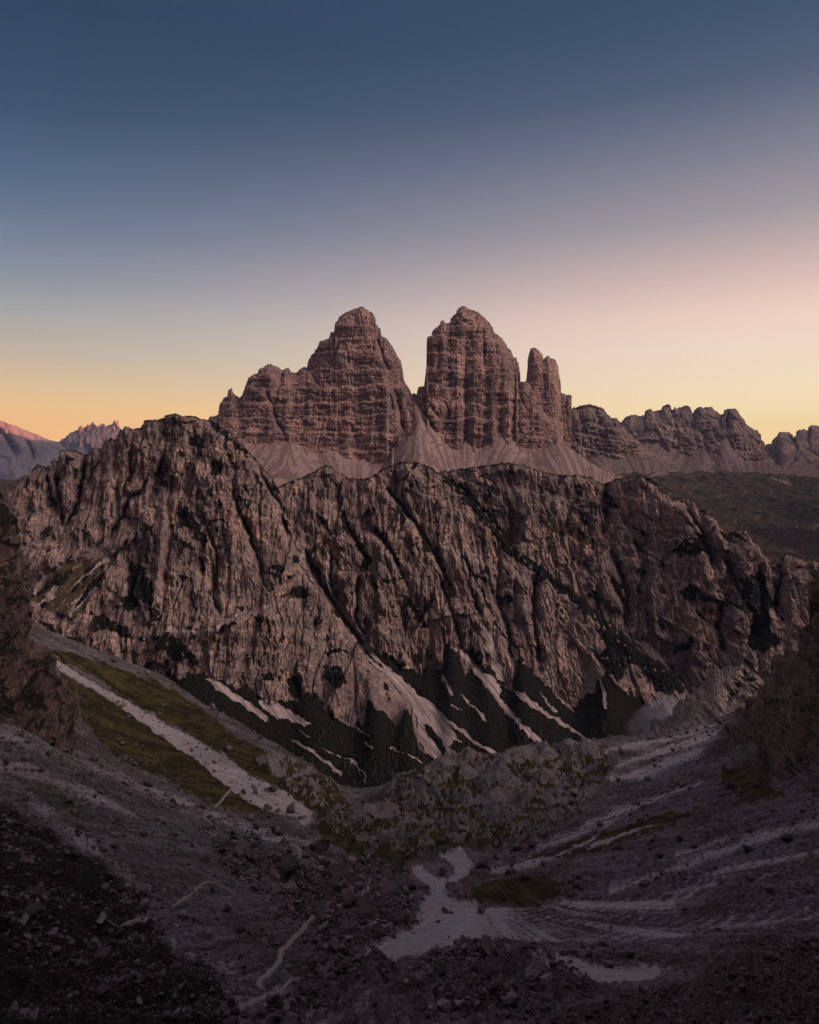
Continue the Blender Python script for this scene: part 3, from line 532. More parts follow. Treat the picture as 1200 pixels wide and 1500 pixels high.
relief('cliff', 'central cliff of vertical ribs cut by a long dark diagonal ramp', 'cliff',
       [(380,735),(400,716),(412,712),(425,705),(440,700),(448,697),(455,692),(462,690),(470,684),(480,681),(488,684),(493,691),(500,695),(510,699),(520,701),(532,701),(545,698),(552,692),(560,687),(570,683),(580,679),(590,677),(600,676),(612,678),(625,681),(634,687),(640,692),(650,697),(659,703),(672,716),(690,732),(703,746),(715,760),(732,781),(750,801),(767,813),(785,826),(803,838),(820,850),(840,867),(860,884),(880,901),(897,915),(911,928),(925,939),(942,955),(965,966),(985,988),(1004,1004),(1016,1030),(1030,1080)],
       [(380,1190),(1030,1190)], [(380,1520),(650,1480),(860,1400),(1030,1340)], [(380,1071),(1030,1071)], 860, 640, m_wall, seed=42, jag=1.8, jagl=6, rnd=(22,20), ribs=RW, blks=BW, facs=FW, shear=0.12, sx=4.8, steps=[(110,8,0.8,1.0),(42,4,0.9,1.2)], dm=[(380,1280),(700,1290),(1030,1260)],
       talus=[(380,960),(540,955),(570,958),(585,972),(597,980),(608,984),(617,990),(627,977),(637,982),(647,988),(653,960),(657,941),(664,952),(672,965),(683,992),(690,988),(697,985),(712,975),(722,975),(733,1000),(742,1005),(750,1011),(754,985),(760,970),(775,985),(793,1000),(806,1015),(820,1026),(835,1034),(847,1034),(853,1026),(860,1022),(873,1013),(880,990),(888,985),(900,1000),(912,1012),(925,1020),(950,1035),(1000,1050),(1030,1085)], talus_is='veg',
       creases=[(A3((130,420),(190,540),(250,640),(400,850)),9,45),(A3((240,420),(240,560),(300,690)),6,35),(A3((360,520),(350,700),(390,800)),6,30),(A3((470,150),(590,300),(700,470),(760,610)),5,24),(A3((280,240),(330,350),(400,470)),5,22),(A3((430,330),(500,430),(530,500)),4,20),(A3((690,520),(760,700),(800,850)),6,24),(A3((800,430),(820,560),(870,700)),6,26),(A3((950,480),(940,620),(990,760),(1000,900)),6,26),(A3((1100,490),(1090,700),(1120,930)),8,34),(A3((560,620),(640,740)),4,18),(A3((540,160),(560,260),(520,360)),4,18)],
       proud=[(A3((470,150),(590,300),(700,470),(760,610)),5,26,45),(A3((280,240),(330,350),(400,470),(430,560)),5,20,35),(A3((740,130),(830,220),(920,320)),6,22,40),(A3((420,320),(500,430),(560,560),(640,730)),5,18,35),(A3((780,420),(860,560),(930,700),(1010,860)),5,20,40),(A3((1000,470),(1090,640),(1150,830)),5,18,40)],
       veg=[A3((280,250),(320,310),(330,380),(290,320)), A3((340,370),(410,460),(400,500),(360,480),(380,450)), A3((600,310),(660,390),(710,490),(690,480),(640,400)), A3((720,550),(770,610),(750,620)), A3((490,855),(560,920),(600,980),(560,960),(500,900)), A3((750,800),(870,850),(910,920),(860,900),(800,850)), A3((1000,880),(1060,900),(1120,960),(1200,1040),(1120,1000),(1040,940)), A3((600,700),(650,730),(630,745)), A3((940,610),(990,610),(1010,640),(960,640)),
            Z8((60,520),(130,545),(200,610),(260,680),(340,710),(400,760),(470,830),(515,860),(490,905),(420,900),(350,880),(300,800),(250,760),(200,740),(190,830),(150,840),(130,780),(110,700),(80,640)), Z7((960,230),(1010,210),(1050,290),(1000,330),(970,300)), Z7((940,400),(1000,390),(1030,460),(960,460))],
       vegl=[(A3((480,160),(590,302),(700,472),(755,605)),2.2,2.2),(A3((290,250),(335,352),(400,470)),2,2.4),(A3((425,322),(500,432),(560,562)),1.5,1.5),(A3((785,422),(860,562),(930,702)),1.4,1.4),([(657,704),(688,735),(713,763),(748,805)],4,7),([(748,806),(783,830),(818,855),(858,889)],7,7),([(858,889),(895,920),(925,945)],7,9),(A3((500,180),(560,250)),2,2),(A3((450,340),(530,480)),2,2),(A3((560,630),(640,740)),1.5,2)],
       scree=[A3((130,400),(150,520),(200,600),(260,690),(320,790),(400,860),(470,920),(560,1010),(600,1090),(560,1060),(480,960),(400,880),(330,800),(250,680),(170,570),(110,470)), A3((225,420),(245,430),(250,560),(310,690),(390,800),(470,900),(440,890),(350,780),(270,680),(225,560)), A3((350,560),(385,560),(385,650),(370,720),(390,800),(350,760)),
              Z7((0,280),(40,300),(100,350),(160,410),(230,470),(250,500),(290,540),(330,600),(350,625),(310,610),(300,640),(355,695),(310,690),(260,610),(230,570),(200,545),(185,545),(205,590),(240,640),(290,715),(255,725),(200,670),(145,590),(160,540),(130,470),(80,390),(20,320)),
              Z7((290,180),(330,205),(380,250),(440,310),(480,330),(520,370),(520,420),(560,470),(620,540),(690,600),(735,640),(705,645),(650,600),(600,550),(540,490),(480,410),(430,340),(370,270),(310,210)),
              Z7((570,390),(620,410),(700,470),(780,525),(860,575),(970,640),(930,635),(840,580),(760,530),(680,480),(590,415)),
              Z7((430,80),(480,150),(520,260),(540,350),(560,370),(500,340),(470,250),(440,160))],
       screel=[(Z7((200,440),(270,510),(340,570),(400,610),(460,655),(525,692)),2.2,3.0),(Z7((345,415),(390,455),(450,520)),1.2,2.4),(Z7((260,330),(290,375),(305,408)),1.5,3.2),(Z7((695,400),(725,450),(770,490)),1,1.5),(Z7((310,460),(345,485)),1.5,1),(Z7((40,640),(110,680),(175,712)),1.5,1.5),(Z7((700,260),(735,340),(800,450),(840,490)),2,1.5),(Z7((950,330),(975,400),(985,470)),2,2.5),(Z7((190,700),(250,735)),1,1.2)],
       smooth_poly=[A3((130,400),(150,520),(200,600),(260,690),(320,790),(400,860),(470,920),(560,1010),(600,1090),(560,1060),(480,960),(400,880),(330,800),(250,680),(170,570),(110,470)), A3((225,420),(245,430),(250,560),(310,690),(390,800),(470,900),(440,890),(350,780),(270,680),(225,560)), A3((350,560),(385,560),(385,650),(370,720),(390,800),(350,760)), Z7((430,80),(480,150),(520,260),(540,350),(560,370),(500,340),(470,250),(440,160))],
       vegauto=0.3, vegnoise=(22,0.72,0.8), cap=4, back=(220,0.5), amp_tal=0.08)
relief('mountain', 'rounded rock dome with ribbed cliffs left of the central cliff', 'mountain',
       [(-120,760),(-60,735),(0,728),(11,722),(20,711),(28,703),(36,697),(45,685),(51,678),(55,685),(62,681),(67,686),(70,676.6),(75.6,672.5),(80,675),(81,670),(84,664),(88,660),(96,659),(104,661),(112,661),(118,664),(122,667),(124,664),(126.5,661.5),(131,656),(135,655),(139,653),(143,656),(148.5,659),(150,649),(155,645),(159.5,644),(164,642),(168,645),(171,643),(173,640),(176,634),(179,631),(185,628),(190,627),(198,628.5),(206,627),(210,626),(213,621),(214.5,619),(221,616),(228,615),(235,612),(242,608),(250,606),(256,605),(262,607),(267,608),(275,608.7),(286,610.6),(297,614),(304,616),(311,619),(320,623),(330,628.5),(345,641),(356,651),(365,660),(380,680),(395,697),(405,711),(415,735),(424,765),(432,795),(440,830),(455,850),(468,864),(480,880),(496,903),(510,925),(530,948),(545,970),(560,982),(573,998),(584,1013),(594,1028),(604,1042),(610,1053),(609,1070),(612,1085),(630,1110),(650,1130)],
       [(-120,1190),(650,1190)], [(-120,1460),(100,1440),(256,1380),(420,1300),(540,1200),(650,1080)], [(-120,1000),(650,940)], 960, 700, m_wall, seed=43, jag=1.5, jagl=6, rnd=(26,24), ribs=RW, blks=BW, facs=FW, shear=0.08, sx=4.8, steps=[(100,7,0.3,1.0),(36,3.5,0.4,1.2)], dm=[(-120,1180),(200,1130),(430,1120),(560,1080),(650,1060)],
       talus=[(-120,960),(60,960),(130,975),(180,1000),(215,1008),(240,1003),(275,990),(300,990),(307,993),(330,1000),(355,1010),(380,1020),(410,1026),(437,1030),(442,1020),(447,1017),(460,1022),(473,1033),(485,1042),(497,1050),(515,1058),(533,1062),(536,1040),(540,1027),(555,1040),(570,1055),(583,1064),(590,1052),(594,1040),(603,1055),(612,1090),(650,1140)], talus_is='veg',
       creases=[([(122,668),(121,700),(112,735),(100,760),(90,778)],7,50),([(78,690),(82,735),(86,772)],6,55),([(64,685),(68,720),(72,750)],4,30),(A2((620,340),(600,400),(540,430),(500,520),(440,600)),5,32),([(238,664),(228,700),(217,748)],5,26),([(147,675),(135,690),(126,712)],4,26),(A2((555,240),(550,330),(510,420)),4,28),([(340,702),(350,748),(378,825)],6,22),([(294,748),(315,807),(315,877)],6,22),(A2((720,330),(710,420)),5,22),(A2((690,280),(640,430)),4,22),(A2((1010,500),(1080,700),(1110,800)),5,22),(A2((880,680),(890,850),(930,930)),5,20),(A2((1090,330),(1180,480),(1200,600)),6,20),(A2((430,600),(380,640)),4,18)],
       proud=[(A2((270,870),(460,680),(630,540)),6,-22,30),(A2((690,280),(640,420),(560,520),(470,660)),8,-26,40),(A2((840,960),(1000,920),(1150,880)),5,20,25),(Z6((0,250),(150,260),(260,210),(420,150),(600,90)),5,16,25)],
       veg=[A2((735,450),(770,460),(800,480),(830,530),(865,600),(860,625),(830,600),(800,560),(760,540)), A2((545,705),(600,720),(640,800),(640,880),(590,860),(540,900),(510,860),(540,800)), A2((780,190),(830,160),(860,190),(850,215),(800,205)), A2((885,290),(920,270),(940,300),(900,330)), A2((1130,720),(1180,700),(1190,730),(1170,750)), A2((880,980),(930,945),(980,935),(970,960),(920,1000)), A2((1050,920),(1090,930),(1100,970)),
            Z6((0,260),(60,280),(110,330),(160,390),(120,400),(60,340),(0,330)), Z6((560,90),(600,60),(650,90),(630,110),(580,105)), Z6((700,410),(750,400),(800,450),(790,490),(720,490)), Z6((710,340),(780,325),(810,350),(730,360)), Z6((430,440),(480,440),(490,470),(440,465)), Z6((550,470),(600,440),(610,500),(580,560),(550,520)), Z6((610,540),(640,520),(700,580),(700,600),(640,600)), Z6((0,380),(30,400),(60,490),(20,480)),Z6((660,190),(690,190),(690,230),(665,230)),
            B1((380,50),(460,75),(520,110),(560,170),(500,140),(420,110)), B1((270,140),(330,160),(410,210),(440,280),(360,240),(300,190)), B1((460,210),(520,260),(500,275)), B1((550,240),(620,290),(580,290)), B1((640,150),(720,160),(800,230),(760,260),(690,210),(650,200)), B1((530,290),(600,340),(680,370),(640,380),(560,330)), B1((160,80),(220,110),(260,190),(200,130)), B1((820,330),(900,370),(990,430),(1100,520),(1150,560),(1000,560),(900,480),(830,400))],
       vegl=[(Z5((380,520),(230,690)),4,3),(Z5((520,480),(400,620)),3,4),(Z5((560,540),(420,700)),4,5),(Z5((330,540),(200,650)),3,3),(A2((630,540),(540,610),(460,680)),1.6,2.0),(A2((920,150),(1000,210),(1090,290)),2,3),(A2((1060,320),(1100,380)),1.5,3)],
       grass=[Z5((170,680),(260,520),(420,440),(600,440),(560,560),(400,780),(300,750),(220,700)), B1((800,360),(880,400),(840,420)), A3((80,570),(150,590),(160,620),(40,620)), A2((930,150),(1010,200),(1060,240),(1000,230)), B1((780,350),(830,400),(870,470),(840,520),(800,470)),
              B1((190,215),(300,230),(420,270),(560,330),(700,390),(820,440),(900,520),(980,590),(800,520),(640,440),(500,380),(350,310),(230,270))],
       smooth_poly=[Z5((170,680),(260,520),(420,440),(600,440),(560,560),(400,780),(300,750),(220,700))],
       scree=[A2((165,870),(200,820),(260,790),(210,860)),B1((860,320),(920,340),(1010,400),(1130,490),(1110,500),(1000,430),(900,370)), Z6((200,460),(260,490),(340,550),(420,610),(470,645),(440,640),(360,585),(270,510)), Z6((420,550),(480,560),(560,605),(650,670),(620,670),(540,640),(500,640),(440,590))],
       screel=[(Z5((600,440),(480,530),(400,600)),3,1.5),(Z5((260,520),(190,640)),2.5,2.5),(Z5((470,610),(400,690)),1,1.5),(Z5((530,600),(420,720)),1,1.5),(Z5((300,600),(220,700)),2,2),(Z5((440,650),(380,770)),1,1.5),(A2((700,975),(820,985),(900,975),(1060,890),(1160,870)),3.5,1.5),(B1((270,140),(330,90),(400,60)),1.2,1.2),(B1((460,245),(560,310),(630,365)),1.2,2),(Z6((570,730),(660,790),(720,830),(775,880)),1.8,3.0),(Z6((420,730),(455,785)),1.2,1),(Z6((780,650),(850,680),(905,712)),1.5,1.5),(Z6((890,740),(925,770)),1.5,1),(Z6((1000,765),(1080,800),(1140,830)),1.5,1.2),(Z6((700,770),(780,810)),1,1),(Z6((830,830),(880,870),(890,920)),2,1),(Z6((600,690),(640,720)),1.2,1.2),(Z6((800,810),(850,830)),1.2,1),(Z6((160,600),(250,660),(180,640)),1,1.2)],
       vegauto=0.35, vegnoise=(22,0.66,0.8), cap=3, back=(300,0.8), amp_tal=0.08)
m_spur = rock_mat('spur_rock', base=(0.20,0.178,0.175), warm=(0.31,0.25,0.21), s=0.6, screec=(0.36,0.32,0.31), warm_amt=0.45)
relief('crag', 'pale grey rock spur at the foot of the right cliff beside the mist', 'crag',
       [(925,1130),(938,1100),(944,1070),(951,1056),(956,1046),(965,1052),(975,1042),(982,1031),(988,1023),(997,1015),(1007,1005),(1018,999),(1030,991),(1038,982),(1044,978),(1051,977),(1058,974),(1065,972),(1071,969),(1078,967),(1086,972),(1095,971),(1099,978),(1104,985),(1109,984),(1115,981),(1123,975),(1160,955),(1230,940)], [(925,1150),(1230,1150)], [(925,640),(1230,640)], [(925,545),(1230,520)],
       420, 260, m_spur, seed=44, jag=3.2, jagl=5, rnd=(16,18), ribs=[(38,11,1),(17,6.5,1),(8,3.4,-1),(4,1.7,1),(2,0.8,-1)], blks=[(14,30,4)], facs=[(16,2.2,0.5,-10),(7,2.0,0.5,8),(3,1.6,0.45,0)], shear=0.2, sx=4, creases=[(Z8((770,740),(790,850),(700,960)),6,5),(Z8((830,760),(820,840)),4,3)], back=(120,0.9), vegauto=0.3)
m_crag = rock_mat('crag_rock', base=(0.20,0.152,0.138), warm=(0.42,0.21,0.125), dark=(0.045,0.036,0.034), s=0.42, streak=1.1, screec=(0.22,0.185,0.18), warm_amt=0.7, grassc=(0.055,0.042,0.02), vegc=(0.022,0.019,0.012), lichen=(0.10,0.062,0.042))
RC = [(34,8,1),(16,5,1),(7.5,3.0,-1),(3.6,1.8,1),(1.7,1.0,-1),(0.8,0.5,1)]
FC = [(15,1.5,0.5,-15),(6.5,1.5,0.5,12),(2.8,1.3,0.5,-8),(1.3,1.2,0.4,0)]
BC = [(14,24,6),(6,10,4.4),(2.6,4.5,2.2),(1.2,2,1.0)]
relief('crag', 'dark rusty brown crag rising out of the scree at the right edge', 'crag',
       [(1008,1122),(1016,1104),(1021,1097),(1026,1090),(1030,1086),(1037,1079),(1044,1074),(1050,1064),(1055,1057),(1063,1049),(1072,1043),(1082,1033),(1092,1023),(1104,1003),(1115,987),(1124,977),(1132,970),(1143,958),(1152,951),(1160,944),(1165,933),(1169,924),(1175,920),(1180,915),(1182,900),(1183,887),(1186,872),(1189,859),(1193,842),(1197,828),(1204,800),(1230,745),(1260,700),(1310,665),(1360,640),(1440,560),(1600,470),(1800,420)],
       [(1008,1132),(1030,1128),(1060,1126),(1100,1142),(1130,1165),(1160,1180),(1200,1180),(1440,1170),(1800,1170)], [(1008,405),(1055,378),(1110,330),(1150,285),(1200,232),(1440,190),(1800,190)], [(1008,388),(1060,345),(1100,288),(1130,243),(1200,188),(1440,150),(1800,150)],
       900, 620, m_crag, seed=45, jag=2.4, jagl=7, rnd=(10,10), ribs=RC, blks=BC, facs=FC, shear=0.25, sx=2.6, steps=[(22,4,-0.3,1.0)], back=(160,0.9), vegauto=0.5, grassauto=0.4, vegnoise=(3,0.34,0.5), creases=[(Z8((880,1180),(860,1080),(960,960)),8,8),(Z8((700,1060),(730,1130)),4,6)], proud=[(Z8((1130,480),(1150,700),(1160,880)),6,-10,20)], scree=[Z8((620,1250),(720,1200),(840,1140),(880,1180),(860,1240),(760,1260)), Z8((960,1320),(1100,1250),(1200,1200),(1300,1290),(1200,1420),(900,1420))], smooth_poly=[Z8((620,1250),(720,1200),(840,1140),(880,1180),(860,1240),(760,1260))])
relief('crag', 'dark weathered crag towering over the scree at the left edge', 'crag',
       [(-700,300),(-330,420),(-200,520),(-100,600),(-40,665),(-15,690),(0,706),(8,722),(15,745),(20,757),(25,765),(31,778),(35,790),(40,815),(41,828),(40,842),(38,858),(38,872),(42,880),(45,887),(50,893),(55,901),(59,916),(62,930),(66,940),(70,950),(76,964),(82,978),(92,996),(100,1010),(110,1034),(118,1050),(130,1072),(145,1090),(156,1104)],
       [(-700,1180),(-330,1180),(0,1080),(60,1100),(100,1110),(156,1114)], [(-700,215),(-330,215),(0,272),(60,302),(100,325),(156,345)], [(-700,160),(-330,170),(0,225),(60,265),(100,295),(156,335)],
       860, 640, m_crag, seed=46, jag=2.2, jagl=7, rnd=(12,12), ribs=RC, blks=BC, facs=FC, shear=0.15, sx=2.8, steps=[(22,4,0.4,1.0)], back=(160,0.8), vegauto=0.75, grassauto=0.6, vegnoise=(3,0.20,0.6), veg=[Z5((0,60),(40,120),(110,270),(60,260),(20,330),(0,420)), Z5((90,650),(160,660),(190,700),(130,690)), Z5((0,740),(40,760),(20,800),(0,790)), B1((100,340),(180,400),(200,450),(130,470),(80,400)), B1((160,230),(220,300),(270,370),(230,350),(180,290)),B1((0,380),(60,420),(70,470),(0,470)),B1((40,160),(70,190),(60,240),(30,210))],
       scree=[B1((0,460),(60,500),(150,560),(250,610),(200,620),(90,570),(0,520))])

# ------------------------------------------------------------------ the high basin in the foreground
CP = []
def cp(px, py, d): CP.append(((px-600)/F*d, d, (H0-py)/F*d))
for q in [(0,1500,72),(300,1500,77),(600,1500,82),(900,1500,80),(1200,1500,76),(-300,1500,62),(1500,1500,62),
          (0,1400,88),(200,1400,96),(400,1400,108),(600,1400,128),(800,1400,130),(1000,1385,128),(1200,1370,112),
          (0,1300,112),(200,1300,140),(400,1320,160),(600,1330,182),(800,1330,182),(1000,1310,165),(1200,1290,140),
          (-200,1100,210),(-200,1300,95),(0,1060,235),(100,1110,262),(200,1160,255),(300,1210,235),(420,1240,250),
          (480,1250,265),(520,1290,215),(640,1262,250),(690,1300,205),(760,1290,215),(900,1250,215),(1050,1200,215),(1200,1140,205),(1400,1120,175),(1400,1250,130),
          (380,1190,330),(455,1200,318),(315,1150,345),(230,1110,365),(150,1060,375),(85,975,415),(270,1080,400),(340,1120,375),(180,1020,430),
          (560,1225,290),(620,1235,278),(690,1246,268),(720,1235,285),(700,1185,318),(620,1180,335),(760,1190,312),(560,1185,340),(820,1210,300),
          (900,1165,345),(1000,1130,350),(1060,1120,335),(860,1150,360),(1100,1160,270),(1000,1180,275),
          (100,935,470),(180,975,500),(260,1012,505),(323,1057,485),(383,1093,465),(413,1115,445),(453,1123,420),(480,1140,402),(503,1173,372),(540,1183,365),(565,1156,372),(596,1136,380),(624,1137,385),(680,1111,395),(736,1113,410),(771,1099,420),(820,1095,440),(892,1100,505),(955,1078,490),(1053,1060,440),(1120,1020,430)]: cp(*q)
for px, d, z in [(40,600,-150),(100,570,-180),(180,590,-215),(260,590,-240),(330,570,-250),(400,540,-260),(450,520,-265),(500,470,-255),(540,455,-255),(600,480,-255),(680,500,-250),(760,520,-255),(830,560,-265),(900,620,-290),(960,620,-285),(1060,620,-265),(1160,620,-240),
                 (0,760,-300),(200,780,-420),(400,760,-440),(600,740,-440),(800,780,-440),(1000,800,-440),(1200,800,-420)]:
    CP.append(((px-600)/F*d, d, z))
CP += [(-40,40,-40),(0,40,-46),(40,40,-42),(0,0,-40),(-60,0,-30),(60,0,-32),(0,-60,-30),(-110,-40,0),(110,-40,0)]
CPa = np.array(CP, np.float64); CXY = CPa[:,:2]/150.0; n = len(CPa)
rr = np.hypot(CXY[:,None,0]-CXY[None,:,0], CXY[:,None,1]-CXY[None,:,1])
Km = np.where(rr > 0, rr*rr*np.log(rr+1e-12), 0) + np.eye(n)*2e-4
Pm = np.concatenate([np.ones((n,1)), CXY], 1)
sol = np.linalg.solve(np.block([[Km, Pm], [Pm.T, np.zeros((3,3))]]), np.concatenate([CPa[:,2], np.zeros(3)]))
def base_z(x, y):
    x = np.asarray(x, np.float64)/150; y = np.asarray(y, np.float64)/150
    o = sol[n] + sol[n+1]*x + sol[n+2]*y
    for k in range(n):
        r2 = (x-CXY[k,0])**2 + (y-CXY[k,1])**2
        o = o + sol[k]*0.5*r2*np.log(r2+1e-12)
    return o
GT0, GT1, GD0, GD1 = -0.78, 0.80, 24.0, 720.0
GNU, GNV = 1180, 1060
gt = np.linspace(GT0, GT1, GNU); gl = np.linspace(0, 1, GNV); gd = GD0*(GD1/GD0)**gl
def coarse_up(fn, cu=180, cv=220):
    tu = np.linspace(GT0, GT1, cu); dv_ = GD0*(GD1/GD0)**np.linspace(0, 1, cv)
    A = fn(tu[None]*dv_[:,None], np.repeat(dv_[:,None], cu, 1))
    fi = np.linspace(0, cv-1, GNV); fj = np.linspace(0, cu-1, GNU)
    i0 = np.minimum(fi.astype(int), cv-2); j0 = np.minimum(fj.astype(int), cu-2); a = (fi-i0)[:,None]; b = (fj-j0)[None]
    return (A[i0][:,j0]*(1-b)+A[i0][:,j0+1]*b)*(1-a) + (A[i0+1][:,j0]*(1-b)+A[i0+1][:,j0+1]*b)*a
GX_ = (gt[None]*gd[:,None]).astype(np.float32); GY_ = np.repeat(gd[:,None], GNU, 1).astype(np.float32)
GZ_ = coarse_up(base_z).astype(np.float32)
PX = 600+F*GX_/GY_; PY = H0-F*GZ_/GY_
# zones, traced on the photograph and lying on the slope
S1 = [(70,962),(95,972),(140,1000),(189,1029),(245,1061),(287,1085),(322,1104),(345,1120),(364,1135),(392,1149),(420,1161),(458,1188),(456,1204),(446,1210),(432,1200),(412,1194),(399,1190),(372,1180),(350,1166),(330,1150),(315,1138),(287,1113),(245,1085),(189,1045),(150,1018),(115,999),(85,981)]
W1 = [(604,1266),(616,1268),(632,1282),(655,1286),(668,1279),(661,1266),(644,1253),(676,1247),(692,1262),(688,1283),(662,1296),(650,1312),(632,1312),(628,1299),(616,1291),(603,1276)]
W1h = [(622,1262),(645,1257),(660,1266),(668,1279),(645,1280),(625,1272)]
W2 = [(616,1314),(646,1308),(681,1319),(716,1327),(760,1326),(800,1324),(850,1317),(937,1314),(990,1300),(1046,1275),(1095,1261),(1165,1249),(1230,1236),(1230,1254),(1130,1267),(1077,1284),(1025,1308),(990,1325),(1004,1340),(1060,1344),(1130,1337),(1230,1328),(1230,1347),(1095,1357),(990,1376),(913,1386),(850,1384),(780,1382),(730,1376),(677,1386),(620,1398),(576,1405),(555,1426),(530,1423),(537,1391),(569,1370),(604,1363),(614,1335)]
W3 = [(780,1402),(815,1398),(850,1405),(871,1419),(920,1422),(985,1420),(955,1437),(885,1441),(820,1438),(780,1433)]
LINES_R = [(B6((230,142),(400,70),(620,-10),(700,-40)),3.5,2.5),(B6((180,180),(300,140),(450,60)),2,1.5),(B6((20,240),(140,200),(240,160)),2,3),(B6((230,235),(330,200),(440,160),(510,140)),3,2),(B6((330,410),(470,370),(640,310),(760,260),(900,200),(1200,130)),4,3),(B6((900,215),(1050,170),(1200,130)),3,5),(B3((430,665),(560,620),(700,570)),4,5),(B3((310,573),(440,545),(560,525),(690,490),(785,458)),4,2.5),(B3((370,625),(500,585),(640,550),(760,500)),3.5,5),(B3((330,690),(450,680),(600,620),(690,600)),4,2),(B3((0,960),(160,920),(260,870)),3,2),(B3((600,1010),(700,970),(820,930)),2,2),(B5((980,330),(1080,310),(1200,275)),3,4),(B6((0,300),(120,260),(260,200)),4,2),(B6((920,400),(980,350),(1080,300)),1.2,1.5),(B5((0,880),(60,840),(140,790)),1.5,2)]
LINES_L = [([(0,1052),(60,1086),(115,1118),(160,1135),(210,1156),(280,1184),(350,1209),(420,1231),(482,1247)],5,4),([(230,1165),(300,1192),(380,1222),(440,1240)],5,4),([(0,1120),(60,1138),(120,1165),(200,1195)],5,2.5),([(0,1140),(50,1175),(110,1225),(190,1285),(215,1300)],6,4),([(-60,1040),(0,1075),(80,1110)],4,4),(B4((560,590),(680,640),(780,700),(860,740),(960,745)),3,7),(B4((0,590),(120,600),(180,605),(270,625)),3,1.5),(B4((420,470),(560,510),(640,540)),3,2),(B1((430,420),(560,480),(640,530),(900,640)),0.8,2),(B4((430,800),(520,860),(760,860)),3,5),(B4((950,900),(1080,870),(1160,820)),3,2),([(283,1492),(330,1478),(380,1470)],5,7),([(460,1496),(500,1490),(530,1496)],5,4),(B5((230,950),(330,930),(420,940)),7,9)]
LOW_LEFT = [(0,1176),(40,1198),(75,1222),(110,1250),(160,1282),(205,1305),(216,1318),(200,1332),(225,1370),(250,1392),(330,1440),(345,1500),(330,1560),(-200,1560),(-200,1120)]  # near-black ground zone in the lower left corner
GRASS = [[(84,978),(115,1000),(150,1018),(200,1050),(240,1074),(280,1097),(320,1134),(350,1157),(385,1184),(410,1196),(380,1196),(330,1183),(280,1165),(230,1135),(190,1118),(165,1102),(140,1080),(120,1050),(105,1020)],
         [(72,952),(110,958),(160,975),(230,998),(270,1020),(310,1052),(345,1078),(383,1096),(413,1116),(453,1124),(482,1142),(502,1170),(480,1184),(455,1185),(430,1170),(400,1150),(370,1135),(330,1105),(300,1087),(260,1064),(220,1042),(180,1022),(140,992),(95,970)],
         [(462,1190),(500,1178),(535,1184),(560,1168),(600,1150),(650,1130),(700,1125),(760,1124),(850,1112),(875,1135),(830,1165),(760,1175),(725,1200),(708,1240),(690,1246),(640,1244),(600,1252),(585,1285),(560,1275),(520,1262),(500,1240),(470,1230)],
         [(690,1300),(730,1288),(800,1282),(830,1290),(815,1316),(760,1322),(700,1318)], [(1060,1120),(1100,1135),(1150,1165),(1100,1180),(1060,1150)],
         [(1040,1190),(1000,1205),(930,1225),(860,1250),(790,1262),(740,1268),(800,1248),(900,1215),(980,1192)]]
PATHS = [
    ([(542,1290),(534,1303),(528,1311),(515,1318),(500,1325),(480,1334),(460,1343),(450,1352),(446,1360),(436,1370),(424,1380),(414,1392),(408,1402),(409,1409),(404,1417),(394,1427),(380,1437),(374,1443),(378,1448),(390,1453)], 0.90, 'narrow beige trail winding through the boulders beside the gravel wash'),
    ([(395,1455),(380,1464),(366,1470),(350,1476)], 0.94, 'short pale end of the trail at the bottom edge'),
    ([(434,1240),(441,1246),(438,1256),(435,1263)], 0.86, 'short pale trail piece crossing below the bright scree band'),
    ([(341,1153),(336,1160),(328,1168),(320,1177),(314,1183)], 1.17, 'pale footpath crossing the dark green slope beside the scree stream'),
    ([(322,1101),(328,1106),(333,1114),(340,1121),(347,1129)], 1.09, 'faint footpath on the turf above the scree stream'),
    ([(250,1330),(268,1318),(285,1308),(292,1298),(305,1291),(318,1294),(335,1304),(350,1313)], 0.62, 'faint kinked footpath across the middle of the left scree'),
    ([(156,1350),(172,1356),(186,1359),(200,1354),(212,1351),(227,1347)], 0.55, 'faint footpath in the dark lower left ground')]
pathm = zones(PX, PY, [], [(q[0], 5.0, 5.0) for q in PATHS], 0.5, 5.0, 308)
scree = zones(PX, PY, [W1, W2, W3], [], 3.5, 6.0, 301, 13.0)
scree = np.maximum(scree, zones(PX, PY, [S1], [], 2.2, 3.0, 301, 11.0))
LZ = zones(PX, PY, [], LINES_R, 2.2, 2.0, 301, 11.0)
lite = zones(PX, PY, [], [(a_, b_*1.5+1, c_*1.5+1) for a_, b_, c_ in LINES_R + LINES_L], 2.5, 3.2, 309, 14.0)
wash = zones(PX, PY, [W1, W2, W3], [], 2.2, 2.5, 301, 11.0)
turf = zones(PX, PY, [LOW_LEFT], [], 16, 26, 303, 40.0)
grass = zones(PX, PY, GRASS, [], 5, 5, 304, 18.0)*(1-scree)
KNOLL = [(455,1205),(500,1172),(545,1182),(570,1150),(600,1132),(680,1105),(740,1108),(800,1090),(880,1098),(900,1130),(870,1165),(830,1200),(800,1240),(720,1245),(700,1250),(640,1245),(580,1250),(520,1240)]
RUBB = [(430,1245),(480,1255),(560,1270),(600,1290),(612,1330),(600,1360),(560,1372),(540,1390),(480,1400),(420,1340),(330,1270),(300,1220)]
RUBB2 = [(470,1420),(560,1430),(680,1390),(760,1380),(800,1400),(820,1440),(880,1450),(800,1490),(700,1560),(380,1560),(400,1470)]
knoll = zones(PX, PY, [KNOLL], [], 6, 10, 305, 25)
knoll = np.maximum(knoll, zones(PX, PY, [[(373,1118),(420,1116),(455,1124),(482,1140),(504,1172),(470,1188),(440,1175),(410,1150)]], [], 4, 6, 306))
